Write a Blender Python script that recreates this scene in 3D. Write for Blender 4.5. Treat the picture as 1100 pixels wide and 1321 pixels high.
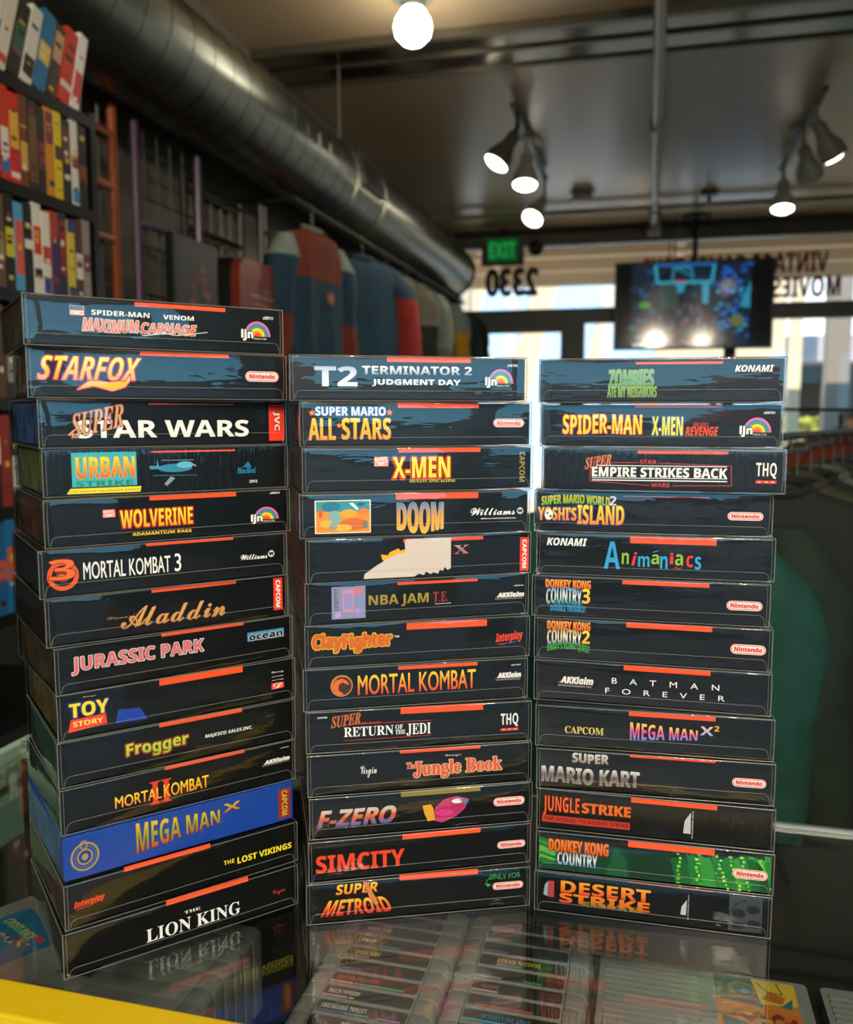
import bpy, bmesh, math, random
from mathutils import Vector, Matrix
R = math.radians
sc = bpy.context.scene
for o in list(bpy.data.objects): bpy.data.objects.remove(o)
col = sc.collection
# ------------------------------------------------------------------ camera
CAMZ = 1.4
cd = bpy.data.cameras.new('camera'); cam = bpy.data.objects.new('camera', cd); col.objects.link(cam)
cam.location = (0, 0, CAMZ); cam.rotation_euler = (R(90 - 6.261), R(-0.089), R(14.2))
cd.sensor_fit = 'AUTO'; cd.sensor_width = 36; cd.lens = 36 * 1125.94 / 1321; cd.clip_start = 0.05; cd.clip_end = 300
cd.dof.use_dof = True; cd.dof.focus_distance = 0.69; cd.dof.aperture_fstop = 6.3
sc.camera = cam
# ------------------------------------------------------------------ view, world, sun
sc.view_settings.view_transform = 'Standard'; sc.view_settings.look = 'None'
sc.view_settings.exposure = 0.0; sc.view_settings.gamma = 1.0; sc.view_settings.use_curve_mapping = False
sc.cycles.use_denoising = True
sc.cycles.max_bounces = 10; sc.cycles.diffuse_bounces = 5; sc.cycles.glossy_bounces = 5
sc.cycles.transparent_max_bounces = 24; sc.cycles.transmission_bounces = 6
sc.cycles.sample_clamp_indirect = 6.0; sc.cycles.caustics_reflective = False; sc.cycles.caustics_refractive = False
wd = bpy.data.worlds.new('sky'); sc.world = wd; wd.use_nodes = True
nt = wd.node_tree; nt.nodes.clear()
def nd(t, kind, **kw):
    n = t.nodes.new(kind)
    for k, v in kw.items(): setattr(n, k, v)
    return n
wo = nd(nt, 'ShaderNodeOutputWorld'); bg = nd(nt, 'ShaderNodeBackground'); tc = nd(nt, 'ShaderNodeTexCoord')
sx = nd(nt, 'ShaderNodeSeparateXYZ'); nt.links.new(tc.outputs['Generated'], sx.inputs[0])
hz = nd(nt, 'ShaderNodeValToRGB'); hz.color_ramp.elements[0].position = 0.0; hz.color_ramp.elements[1].position = 0.55
hz.color_ramp.elements[0].color = (.34, 1.2, 1.75, 1); hz.color_ramp.elements[1].color = (.08, .32, .75, 1)
fr = nd(nt, 'ShaderNodeValToRGB'); fr.color_ramp.elements[0].position = 0.0; fr.color_ramp.elements[1].position = 0.6
fr.color_ramp.elements[0].color = (.95, 1.0, 1.04, 1); fr.color_ramp.elements[1].color = (.25, .42, .66, 1)
nt.links.new(sx.outputs['Z'], hz.inputs[0]); nt.links.new(sx.outputs['Z'], fr.inputs[0])
mr = nd(nt, 'ShaderNodeMapRange'); mr.inputs['From Min'].default_value = -.5; mr.inputs['From Max'].default_value = .7
nt.links.new(sx.outputs['Y'], mr.inputs['Value'])
mx = nd(nt, 'ShaderNodeMixRGB'); nt.links.new(mr.outputs[0], mx.inputs[0]); nt.links.new(hz.outputs[0], mx.inputs[1]); nt.links.new(fr.outputs[0], mx.inputs[2])
nt.links.new(mx.outputs[0], bg.inputs[0]); bg.inputs[1].default_value = 2.1; nt.links.new(bg.outputs[0], wo.inputs[0])
sd = bpy.data.lights.new('sun', 'SUN'); sd.energy = 6.5; sd.angle = R(.6); sd.color = (1, .93, .82)
so = bpy.data.objects.new('sun', sd); col.objects.link(so); so.rotation_euler = (R(40), R(-18), R(0))
# ------------------------------------------------------------------ helpers
def lin(h):
    if not isinstance(h, str): return h
    h = h.lstrip('#'); c = [int(h[i:i + 2], 16) / 255 for i in (0, 2, 4)]
    return tuple((x / 12.92 if x <= .04045 else ((x + .055) / 1.055) ** 2.4) for x in c)
MATS = {}
def mat(name, c=None, rough=.5, metal=0, spec=.5, noise=0, scale=20, emit=None, estr=0, bump=0, bscale=60, stretch=None, coat=0):
    if name in MATS: return MATS[name]
    m = bpy.data.materials.new(name); m.use_nodes = True; MATS[name] = m
    t = m.node_tree; b = t.nodes['Principled BSDF']; c = lin(c or '#888888')
    b.inputs['Base Color'].default_value = (*c, 1); b.inputs['Roughness'].default_value = rough
    b.inputs['Metallic'].default_value = metal; b.inputs['Specular IOR Level'].default_value = spec
    b.inputs['Coat Weight'].default_value = coat
    if noise or bump:
        tco = nd(t, 'ShaderNodeTexCoord'); mp = nd(t, 'ShaderNodeMapping'); t.links.new(tco.outputs['Object'], mp.inputs[0])
        if stretch: mp.inputs['Scale'].default_value = stretch
    if noise:
        n = nd(t, 'ShaderNodeTexNoise'); n.inputs['Scale'].default_value = scale; n.inputs['Detail'].default_value = 5
        t.links.new(mp.outputs[0], n.inputs['Vector'])
        rp = nd(t, 'ShaderNodeValToRGB'); rp.color_ramp.elements[0].position = .3; rp.color_ramp.elements[1].position = .7
        rp.color_ramp.elements[0].color = (*[x * (1 - noise) for x in c], 1); rp.color_ramp.elements[1].color = (*[min(1, x * (1 + noise)) for x in c], 1)
        t.links.new(n.outputs[0], rp.inputs[0]); t.links.new(rp.outputs[0], b.inputs['Base Color'])
    if bump:
        n2 = nd(t, 'ShaderNodeTexNoise'); n2.inputs['Scale'].default_value = bscale; n2.inputs['Detail'].default_value = 3
        t.links.new(mp.outputs[0], n2.inputs['Vector'])
        bp = nd(t, 'ShaderNodeBump'); bp.inputs['Strength'].default_value = bump; bp.inputs['Distance'].default_value = .01
        t.links.new(n2.outputs[0], bp.inputs['Height']); t.links.new(bp.outputs[0], b.inputs['Normal'])
    if emit: b.inputs['Emission Color'].default_value = (*lin(emit), 1); b.inputs['Emission Strength'].default_value = estr
    return m
def film(name, rough, ior, tint=(1, 1, 1), bump=0, stretch=(1, 1, 1), bscale=20):
    """clear thin sheet: light passes straight through, Fresnel part mirrors"""
    if name in MATS: return MATS[name]
    m = bpy.data.materials.new(name); m.use_nodes = True; MATS[name] = m; t = m.node_tree; t.nodes.clear()
    o = nd(t, 'ShaderNodeOutputMaterial'); mi = nd(t, 'ShaderNodeMixShader'); tr = nd(t, 'ShaderNodeBsdfTransparent'); gl = nd(t, 'ShaderNodeBsdfGlossy')
    tr.inputs[0].default_value = (*tint, 1); gl.inputs['Roughness'].default_value = rough; gl.inputs[0].default_value = (1, 1, 1, 1)
    f = nd(t, 'ShaderNodeFresnel'); ge = nd(t, 'ShaderNodeNewGeometry'); mr_ = nd(t, 'ShaderNodeMapRange')
    mr_.inputs['To Min'].default_value = ior; mr_.inputs['To Max'].default_value = 1 / ior     # same mirror strength from either side
    t.links.new(ge.outputs['Backfacing'], mr_.inputs['Value']); t.links.new(mr_.outputs[0], f.inputs[0])
    t.links.new(f.outputs[0], mi.inputs[0]); t.links.new(tr.outputs[0], mi.inputs[1]); t.links.new(gl.outputs[0], mi.inputs[2]); t.links.new(mi.outputs[0], o.inputs[0])
    if bump:
        tco = nd(t, 'ShaderNodeTexCoord'); mp = nd(t, 'ShaderNodeMapping'); mp.inputs['Scale'].default_value = stretch; t.links.new(tco.outputs['Object'], mp.inputs[0])
        n2 = nd(t, 'ShaderNodeTexNoise'); n2.inputs['Scale'].default_value = bscale; n2.inputs['Detail'].default_value = 2; t.links.new(mp.outputs[0], n2.inputs['Vector'])
        bp = nd(t, 'ShaderNodeBump'); bp.inputs['Strength'].default_value = bump; bp.inputs['Distance'].default_value = .001
        t.links.new(n2.outputs[0], bp.inputs['Height']); t.links.new(bp.outputs[0], gl.inputs['Normal'])
    return m
def ink_mat(name, rough, emit=0):
    """printed colour held in the mesh's colour attribute"""
    m = bpy.data.materials.new(name); m.use_nodes = True; t = m.node_tree; b = t.nodes['Principled BSDF']
    a = nd(t, 'ShaderNodeVertexColor'); a.layer_name = 'Col'
    if emit:
        b.inputs['Base Color'].default_value = (0.01, .01, .01, 1); t.links.new(a.outputs[0], b.inputs['Emission Color']); b.inputs['Emission Strength'].default_value = emit
    else: t.links.new(a.outputs[0], b.inputs['Base Color'])
    b.inputs['Roughness'].default_value = rough; MATS[name] = m
    return m
INK = ink_mat('printed_ink', .4); SCREEN = ink_mat('screen_image', .1, .9); SCREEN.node_tree.nodes['Principled BSDF'].inputs['Specular IOR Level'].default_value = .45
class MB:
    def __init__(s): s.v = []; s.f = []; s.m = []; s.c = None
    def add(s, vs, fs, mi=0):
        k = len(s.v); s.v += [tuple(v) for v in vs]; s.f += [tuple(i + k for i in f) for f in fs]; s.m += [mi] * len(fs); return s
    def box(s, x0, y0, z0, x1, y1, z1, mi=0):
        return s.add([(x0, y0, z0), (x1, y0, z0), (x1, y1, z0), (x0, y1, z0), (x0, y0, z1), (x1, y0, z1), (x1, y1, z1), (x0, y1, z1)],
                     [(0, 3, 2, 1), (4, 5, 6, 7), (0, 1, 5, 4), (1, 2, 6, 5), (2, 3, 7, 6), (3, 0, 4, 7)], mi)
    def tube(s, pts, r, n=10, mi=0, cap=True, flat=1.0):
        pts = [Vector(p) for p in pts]; rs = r if isinstance(r, (list, tuple)) else [r] * len(pts); vs = []; up = None
        for i, p in enumerate(pts):
            d = (pts[min(i + 1, len(pts) - 1)] - pts[max(i - 1, 0)]).normalized()
            a = Vector((0, 0, 1)) if abs(d.z) < .95 else Vector((0, 1, 0))
            u = d.cross(a).normalized(); w = u.cross(d)
            for k in range(n):
                t = 2 * math.pi * k / n; vs.append(p + u * math.cos(t) * rs[i] + w * math.sin(t) * rs[i] * flat)
        fs = [(i * n + k, i * n + (k + 1) % n, (i + 1) * n + (k + 1) % n, (i + 1) * n + k) for i in range(len(pts) - 1) for k in range(n)]
        if cap: fs += [tuple(range(n))[::-1], tuple((len(pts) - 1) * n + k for k in range(n))]
        return s.add(vs, fs, mi)
    def lathe(s, prof, n=24, M=None, mi=0):
        """prof: (radius, height) pairs around local z"""
        vs = []
        for r_, h in prof:
            for k in range(n):
                t = 2 * math.pi * k / n; p = Vector((r_ * math.cos(t), r_ * math.sin(t), h)); vs.append(M @ p if M else p)
        fs = [(i * n + k, i * n + (k + 1) % n, (i + 1) * n + (k + 1) % n, (i + 1) * n + k) for i in range(len(prof) - 1) for k in range(n)]
        return s.add(vs, fs, mi)
    def prism(s, poly, axis, a, b, mi=0):
        """extrude a 2D outline between a and b along axis"""
        def P(p, t): return {'x': (t, p[0], p[1]), 'y': (p[0], t, p[1]), 'z': (p[0], p[1], t)}[axis]
        n = len(poly)
        return s.add([P(p, a) for p in poly] + [P(p, b) for p in poly], [tuple(range(n)), tuple(range(2 * n - 1, n - 1, -1))] + [(k, (k + 1) % n + 0, (k + 1) % n + n, k + n)[::-1] for k in range(n)], mi)
    def build(s, name, mats, parent=None, smooth=False, loc=None, rot=None, bevel=0, fixn=True):
        me = bpy.data.meshes.new(name); me.from_pydata(s.v, [], s.f)
        for m in (mats if isinstance(mats, (list, tuple)) else [mats]): me.materials.append(m)
        me.polygons.foreach_set('material_index', s.m)
        if fixn or bevel:
            bm = bmesh.new(); bm.from_mesh(me)
            if bevel: bmesh.ops.bevel(bm, geom=list(bm.edges), offset=bevel, segments=2, affect='EDGES', profile=.6)
            bmesh.ops.recalc_face_normals(bm, faces=bm.faces); bm.to_mesh(me); bm.free()
        if smooth:
            me.polygons.foreach_set('use_smooth', [True] * len(me.polygons))
            try: me.set_sharp_from_angle(angle=R(40))
            except Exception: pass
        me.update(); o = bpy.data.objects.new(name, me); col.objects.link(o)
        if parent: o.parent = parent
        if loc is not None: o.location = loc
        if rot is not None: o.rotation_euler = rot
        return o
def tag(o, label, cat, group=None, kind=None):
    o['label'] = label; o['category'] = cat
    if group: o['group'] = group
    if kind: o['kind'] = kind
    return o
def thing(name, label, cat, loc=(0, 0, 0), rz=0, group=None):
    o = bpy.data.objects.new(name, None); o.empty_display_size = .02; col.objects.link(o); o.location = loc; o.rotation_euler = (0, 0, rz)
    return tag(o, label, cat, group)
def struct(o): o['kind'] = 'structure'; return o
# ------------------------------------------------------------------ flat printing: text and shapes in 2D
BASE = {'S': (0x1D400, 0x1D7CE), 'I': (0x1D468, 0x1D7CE), 'C': (0x1D4D0, None), 'b': (0x1D5D4, 0x1D7EC), 'i': (0x1D63C, 0x1D7EC)}
def face_chars(s, fam):
    b = BASE.get(fam)
    if not b: return s
    o = ''
    for ch in s:
        if 'A' <= ch <= 'Z': o += chr(b[0] + ord(ch) - 65)
        elif 'a' <= ch <= 'z': o += chr(b[0] + 26 + ord(ch) - 97)
        elif ch.isdigit() and b[1]: o += chr(b[1] + ord(ch) - 48)
        else: o += ch
    return o
TXT = {}
def glyphs(text, fam, sp=1.0, mid=False):
    """outline text as 2D verts in a unit box plus faces and its aspect"""
    key = (text, fam, sp, mid)
    if key in TXT: return TXT[key]
    c = bpy.data.curves.new('tmp', 'FONT'); c.body = face_chars(text, fam); c.resolution_u = 3; c.space_character = sp
    o = bpy.data.objects.new('tmp', c); col.objects.link(o)
    dg = bpy.context.evaluated_depsgraph_get(); me = bpy.data.meshes.new_from_object(o.evaluated_get(dg))
    bm = bmesh.new(); bm.from_mesh(me)
    ys = [v.co.y for v in bm.verts]; xs = [v.co.x for v in bm.verts]
    x0, x1, y0, y1 = min(xs), max(xs), min(ys), max(ys)
    if mid: bmesh.ops.bisect_plane(bm, geom=list(bm.verts) + list(bm.edges) + list(bm.faces), plane_co=(0, (y0 + y1) / 2, 0), plane_no=(0, 1, 0))
    bm.verts.index_update()
    r = ([((v.co.x - x0) / (x1 - x0), (v.co.y - y0) / (y1 - y0)) for v in bm.verts], [tuple(v.index for v in f.verts) for f in bm.faces])
    bm.free(); bpy.data.objects.remove(o); bpy.data.curves.remove(c); bpy.data.meshes.remove(me)
    TXT[key] = r
    return r
def ramp(fill, t):
    cs = [lin(c) for c in fill.split('>')]
    if len(cs) == 1: return cs[0]
    k = min(int(t * (len(cs) - 1)), len(cs) - 2); f = t * (len(cs) - 1) - k
    return tuple(a + (b - a) * f for a, b in zip(cs[k], cs[k + 1]))
class Print:
    """stack of flat coloured shapes; units are millimetres on the printed face"""
    def __init__(s, step=.006): s.parts = {}; s.k = 0; s.step = step
    def put(s, part, pts, faces, cols):
        d = s.parts.setdefault(part, ([], [], [])); n = len(d[0]); s.k += 1; z = s.k * s.step
        d[0].extend((p[0], p[1], z) for p in pts); d[1].extend(tuple(i + n for i in f) for f in faces)
        d[2].extend(cols if isinstance(cols, list) else [lin(cols)] * len(pts))
    def copies(s, part, pts, faces, cols, r, n):
        V, Fc, Cc = [], [], []
        for a in range(n):
            dx, dy = r * math.cos(2 * math.pi * a / n), r * math.sin(2 * math.pi * a / n); k = len(V)
            V += [(x + dx, y + dy) for x, y in pts]; Fc += [tuple(i + k for i in f) for f in faces]; Cc += cols if isinstance(cols, list) else [lin(cols)] * len(pts)
        s.put(part, V, Fc, Cc)
    def text(s, text, fam, x0, y0, x1, y1, fill, part='T', ol=None, ow=0, bold=0, sh=0, sk=0, wav=0, arc=0, grow=0, vee=0, trap=0, sp=1.0, shadow=None, rot=0):
        g, fs = glyphs(text, fam, sp, fill.count('>') == 2); w, h = x1 - x0, y1 - y0; pts = []; cols = []
        for u, t in g:
            cols.append(ramp(fill, t))
            if rot == -1: pts.append((x0 + t * w, y1 - u * h)); continue
            if rot == 1: pts.append((x1 - t * w, y0 + u * h)); continue
            if grow: t2 = .5 + (t - .5) * (1 + grow * u); t2 += -.5 * grow * 0
            else: t2 = t
            x, y = x0 + u * w, y0 + t2 * h
            if trap: x = x0 + w * (.5 + (u - .5) * (1 - trap * t))
            x += sh * t * h
            y += sk * h * (u - .5) * 2 + wav * math.sin(u * 9.0) + arc * h * (4 * u * (1 - u) - .5) - vee * h * (1 - abs(2 * u - 1)) * (1 - t)
            pts.append((x, y))
        if shadow: s.copies(part, [(x - .5, y - .7) for x, y in pts], fs, shadow, ow + bold * .5, 8)
        if ol: s.copies(part, pts, fs, ol, ow + bold * .5, 10)
        if bold: s.copies(part, pts, fs, cols, bold * .5, 6)
        s.put(part, pts, fs, cols)
    def rect(s, x0, y0, x1, y1, c, part='T'): s.put(part, [(x0, y0), (x1, y0), (x1, y1), (x0, y1)], [(0, 1, 2, 3)], c)
    def line(s, pts, w, c, part='T'):
        V, Fc = [], []; h = w / 2
        for (ax, ay), (bx, by) in zip(pts, pts[1:]):
            l = math.hypot(bx - ax, by - ay) or 1; nx, ny = -(by - ay) / l * h, (bx - ax) / l * h; k = len(V)
            V += [(ax + nx, ay + ny), (ax - nx, ay - ny), (bx - nx, by - ny), (bx + nx, by + ny)]; Fc.append((k, k + 1, k + 2, k + 3))
        s.put(part, V, Fc, c)
    def poly(s, pts, c, part='T', ol=None, ow=0):
        if ol: s.line(pts + pts[:1], ow * 2, ol, part)
        s.put(part, pts, [tuple(range(len(pts)))], c)
    def ell(s, c, rx, ry, colr, part='T', ring=0):
        n = 28; P = [(c[0] + rx * math.cos(2 * math.pi * k / n), c[1] + ry * math.sin(2 * math.pi * k / n)) for k in range(n)]
        if ring: s.line(P + P[:1], ring, colr, part)
        else: s.put(part, P, [tuple(range(n))], colr)
    def pill(s, x0, y0, x1, y1, c, part):
        r = (y1 - y0) / 2; P = []
        for cx, a0 in ((x1 - r, -90), (x0 + r, 90)):
            P += [(cx + r * math.cos(R(a0 + k * 22.5)), y0 + r + r * math.sin(R(a0 + k * 22.5))) for k in range(9)]
        s.put(part, P, [tuple(range(len(P)))], c)
    def el(s, e):
        k = e[0]
        if k == 't': s.text(*e[1:9], **e[9])
        elif k == 'v':
            o = dict(e[9]); f = o.pop('flip', 0); s.text(*e[1:9], rot=1 if f else -1, **o)
        elif k == 'rect': s.rect(*e[1:])
        elif k == 'poly': s.poly(*e[1:])
        elif k == 'line': s.line(*e[1:])
        elif k == 'ell': s.ell(*e[1:])
        elif k == 'nin':
            x0, y0, x1, y1 = e[1:]; g = .55
            s.pill(x0 - g, y0 - g, x1 + g, y1 + g, '#efd9d2', 'L'); s.pill(x0, y0, x1, y1, '#dc3a30', 'L'); s.pill(x0 + g, y0 + g, x1 - g, y1 - g, '#efd9d2', 'L')
            h = y1 - y0; s.text('Nintendo', 'b', x0 + 2.4, y0 + h * .24, x1 - 2.4, y1 - h * .22, '#cf2f26', 'L', bold=.35)
        elif k == 'ljn':
            x0, y0, x1, y1 = e[1:]; cx = (x0 + x1) / 2 + 1.2; w = (x1 - x0) / 2 * .92; b = y0 + (y1 - y0) * .22; h = y1 - b
            for i, c in enumerate(('#d8679c', '#3a78c2', '#3f9a3a', '#f0d02c', '#ef8a1e', '#e2471f')):
                f = 1 - i * .15; P = [(cx + w * f * math.cos(R(a)), b + h * f * math.sin(R(a))) for a in range(0, 181, 9)]
                s.put('L', P, [tuple(range(len(P)))], c)
            P = [(cx + w * .1 * math.cos(R(a)), b + h * .1 * math.sin(R(a))) for a in range(0, 181, 20)]; s.put('L', P, [tuple(range(len(P)))], '#e2471f')
            s.text('ljn', 'b', x0, y0, x0 + (x1 - x0) * .4, y0 + (y1 - y0) * .55, '#f0f0ec', 'L', ol='#101010', ow=.5, bold=.5); s.text('TOYS LTD', 'b', x0 + (x1 - x0) * .42, y0 + .8, x1 - 3, y0 + 2, '#d0d0cc', 'L')
        elif k == 'mar':
            x0, y0, x1, y1 = e[1:5]; ym = (y0 + y1) / 2; g = e[5]
            s.rect(x0, y0, x1, y1, '#c9302a' if not g else '#8d98a4', 'L'); s.rect(x0, y0, x1, ym, '#d8402a', 'L')
            s.text('MARVEL', 'b', x0 + .5, ym + .3, x1 - .5, y1 - .4, '#e6d9c0' if not g else '#3a4048', 'L', bold=.2); s.text('COMICS', 'i', x0 + .5, y0 + .5, x1 - .5, ym - .2, '#ece6dc', 'L', bold=.2)
        elif k == 'cap':
            x0, y0, x1, y1 = e[1:5]; s.rect(x0, y0, x1, y1, e[5], 'L'); w = x1 - x0; h = y1 - y0; j = e[6] == 'JVC'
            s.text(e[6], 'b', x0 + w * .28, y0 + h * (.28 if j else .08), x1 - w * (.25 if not j else .3), y1 - h * (.2 if j else .07), e[7], 'L', rot=-1, bold=.2)
        elif k == 'akk':
            x0, y0, x1, y1 = e[1:]; w = x1 - x0; h = y1 - y0
            s.poly([(x0, y0 + h * .3), (x0 + w * .12, y0 + h * .3), (x0 + w * .3, y1 - h * .1), (x0 + w * .24, y1 - h * .1)], '#d8301c', 'L')
            s.text('AKKlaim', 'i', x0 + w * .1, y0 + h * .3, x1, y1, '#eceae6', 'L', bold=.5); s.text('entertainment inc.', 'b', x0 + w * .02, y0, x1 - w * .02, y0 + h * .2, '#a8a8a0', 'L')
        elif k == 'thq':
            x0, y0, x1, y1 = e[1:]; h = y1 - y0; s.text('THQ', 'n', x0 + .3, y0 + h * .24, x1 - .3, y1, '#eceae6', 'L', bold=.5, sp=1.25); s.rect(x0, y0, x1, y0 + h * .15, '#d8301c', 'L')
            for f in (.12, .45, .75): s.rect(x0 + (x1 - x0) * f, y0 + h * .05, x0 + (x1 - x0) * (f + .13), y0 + h * .1, '#f0d0c8', 'L')
        elif k == 'int':
            x0, y0, x1, y1 = e[1:5]; s.text('Interplay', 'i', x0, y0 + 1, x1, y1 - .5, e[5], 'L', sk=.1, bold=.3); s.line([(x0 + 1, y0 + .4), ((x0 + x1) / 2, y0 + .9), (x1 - 4, y0 + 2.4)], .35, e[5], 'L')
        elif k == 'wil':
            s.text('Williams', 'C', *e[1:5], '#eceae6', 'L', bold=.2); c = e[5]
            px, py = e[4] and c; s.ell((px, py), 2.6, 2.6, '#d8dde0', 'L'); s.text('W', 'b', px - 1.9, py - 1.3, px + 1.9, py + 1.3, '#1d2a34', 'L', bold=.5)
    def build(s, names, parent, place, m=None, labels={}):
        out = []
        for p, (V, Fc, Cc) in s.parts.items():
            me = bpy.data.meshes.new(names.get(p, p)); me.from_pydata([place(*q) for q in V], [], Fc)
            a = me.color_attributes.new('Col', 'FLOAT_COLOR', 'POINT'); a.data.foreach_set('color', [x for c in Cc for x in (*c, 1)])
            me.materials.append(m or INK); o = bpy.data.objects.new(names.get(p, p), me); col.objects.link(o)
            if parent: o.parent = parent
            out.append(o)
        return out
# ------------------------------------------------------------------ the setting
CEIL = 2.85; XL = -1.58; XR = 3.2; YB = -2.6; YF = 7.0
m_wall = mat('wall_paint', '#6d6a5e', .7, noise=.06, scale=3)
m_ceil = mat('ceiling_enamel', '#c9b18c', .3, spec=.5, noise=.06, scale=1.5, bump=.03, bscale=3)
m_floor = mat('floor_concrete', '#55534d', .5, noise=.2, scale=4)
m_frame = mat('storefront_frame', '#4b4c42', .45, noise=.05)
m_steel = mat('galvanised_steel', '#62665a', .3, metal=1, noise=.12, scale=9, bump=.04, bscale=14)
m_black = mat('black_metal', '#14140f', .4)
m_dark = mat('dark_laminate', '#141612', .5)
m_pane = film('window_glass', .0, 1.25)
def sbox(name, m, *b): return struct(MB().box(*b).build(name, m))
sbox('floor', m_floor, XL - .1, YB - .1, -.1, XR + .1, YF + .12, 0)
sbox('ceiling', m_ceil, XL - .1, YB - .1, CEIL, XR + .1, YF + .3, CEIL + .12)
sbox('wall_left', m_wall, XL - .1, YB - .1, 0, XL, YF + .12, CEIL)
w = MB(); w.box(XR, -1.45, 0, XR + .1, YF + .12, CEIL); w.box(XR, YB - .1, 2.5, XR + .1, -1.45, CEIL); struct(w.build('wall_right', m_wall))
w = MB(); w.box(XL, YB - .1, 0, -1.0, YB, CEIL); w.box(2.9, YB - .1, 0, XR, YB, CEIL); w.box(-1.0, YB - .1, 2.45, 2.9, YB, CEIL); struct(w.build('wall_back', m_wall))
# storefront: frame bars, door frame, mullions
f = MB(); f.box(XL, YF, 2.72, XR, YF + .12, CEIL); f.box(XL, YF, 2.125, XR, YF + .1, 2.24)
f.box(XL, YF, 0, -1.5, YF + .1, 2.72); f.box(-.615, YF, 0, -.505, YF + .1, 2.125); f.box(.535, YF, 0, .62, YF + .1, 2.125); f.box(2.1, YF, 0, 2.2, YF + .1, 2.72); f.box(3.1, YF, 0, XR, YF + .1, 2.72)
f.box(-.505, YF, 0, XR, YF + .1, .35); struct(f.build('wall_front', m_frame))
f = MB(); f.box(-1.5, YF + .02, 0, -1.41, YF + .07, 2.125); f.box(-.69, YF + .02, 0, -.615, YF + .07, 2.125); f.box(-1.41, YF + .02, 2.06, -.69, YF + .07, 2.125); f.box(-1.41, YF + .02, 0, -.69, YF + .07, .25)
f.box(-1.35, YF - .03, 2.075, -.8, YF + .02, 2.105); f.box(-1.395, YF - .04, .95, -1.365, YF - .01, 2.03)
d1 = struct(f.build('door_1', m_frame))
for i, (a, b, c, d) in enumerate([(XL + .08, 2.24, 2.1, 2.72), (-1.41, .25, -.69, 2.06), (-.505, .35, .535, 2.125), (.62, .35, 2.1, 2.125)]):
    struct(MB().box(a, YF + .04, b, c, YF + .046, d).build('window_%d' % (i + 1), m_pane))
# ceiling seams and the bright steel strip between two panels
st = MB(); st.box(XL, 3.40, CEIL - .02, XR, 3.72, CEIL); struct(st.build('trim_1', mat('ceiling_strip_steel', '#77705f', .16, metal=.9, bump=.05, bscale=2)))
st = MB(); st.box(XL, 3.37, CEIL - .035, XR, 3.40, CEIL); st.box(XL, 3.55, CEIL - .03, XR, 3.565, CEIL - .02); st.box(XL, 3.72, CEIL - .03, XR, 3.74, CEIL); struct(st.build('trim_2', mat('seam_metal', '#5d5a4c', .35, metal=.4)))
# outside, beyond the storefront
m_peach = mat('peach_stucco', '#e8c49a', .8, noise=.04, scale=2); m_lb = mat('pale_blue_paint', '#b9d3e6', .7); m_wh = mat('white_paint', '#e6e2da', .7); m_asph = mat('asphalt', '#3a3a37', .8, noise=.15, scale=2)
sbox('ground', m_asph, -40, -60, -.35, 40, YF + .12, -.12)
sbox('ground_front', mat('pale_concrete', '#c9b496', .8, noise=.08, scale=2), -40, YF + .12, -.35, 40, 60, -.12)
can = MB(); can.box(-4, 7.14, 3.0, 5, 9.6, 3.12)
for y in (7.6, 8.4, 9.2, 9.55): can.box(-4, y, 2.88, 5, y + .1, 3.0)
for x in (-3.2, -1.6, .2, 1.9, 3.6): can.box(x, 7.14, 2.92, x + .08, 9.6, 3.0)
can.box(-4, 9.6, 2.79, 5, 9.7, 3.12)
tag(can.build('entrance_canopy', mat('canopy_paint', '#eedcc4', .7)), 'pale ribbed canopy roof projecting outside over the storefront door', 'canopy')
b = thing('mural_building', 'peach building with slanting pale blue stripes across the street outside the door', 'building', (-2, 16, -.12))
MB().box(-7.0, 0, 0, 4.2, 5, 7).build('wall', m_peach, b)
for x in (-1.9, -.6, .55):
    MB().prism([(x, .0), (x + .85, 0), (x + 2.6, 6.9), (x + 1.75, 6.9)], 'y', -.03, 0).build('mural_stripe', m_lb, b)
MB().prism([(-3.6, 0), (-.9, 0), (-1.1, 2.6), (-2.3, 3.4), (-3.6, 3.6)], 'y', -.05, 0).build('mural_patch', m_lb, b)
MB().prism([(2.2, 0), (4.2, 0), (4.2, 2.6), (2.2, 1.9)], 'y', -.05, 0).build('mural_patch', m_lb, b)
b = thing('low_building', 'low brown shop with orange band and white railing far outside on the right', 'building', (5.1, 20, -.12))
MB().box(-2.2, 0, 0, 5, 4, 1.5).build('wall', mat('orange_band', '#b8763e', .7), b)
MB().box(-2.1, -.02, 1.5, 5, 3.9, 2.6).build('window_row', mat('shop_window', '#3a3022', .6), b)
MB().box(-2.6, -1.4, 2.6, 5.2, 4.2, 3.1).build('roof', mat('lilac_roof', '#b5abb0', .7), b)
r_ = MB(); r_.box(-2.6, -1.4, 1.15, 5, -1.34, 1.25)
for k in range(5): r_.box(-2.2 + k * 1.5, -1.4, 0, -2.1 + k * 1.5, -1.34, 1.2)
r_.build('railing', m_wh, b)
def post(x, y, w_, h, m, label):
    p = MB().box(x - w_ / 2, y - w_ / 2, -.12, x + w_ / 2, y + w_ / 2, h).build('canopy_post', m); return tag(p, label, 'post')
post(1.62, 11, .134, 4.5, mat('cream_post', '#e9d3ad', .7), 'slim cream post beyond the canopy, left of the thick grey one')
pp = post(2.07, 11, .245, 4.5, mat('grey_post', '#8f8578', .7), 'thick grey square post outside the window at the far right')
post(-2.28, 11, .15, 4.5, mat('tan_post', '#c7b49a', .7), 'tan post outside the door, beside its left edge')
post(-1.68, 11, .11, 4.5, m_wh, 'slim white post seen through the middle of the door glass')
post(-.52, 11, .125, 4.5, m_wh, 'white post outside, just left of the hanging screen')
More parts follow.
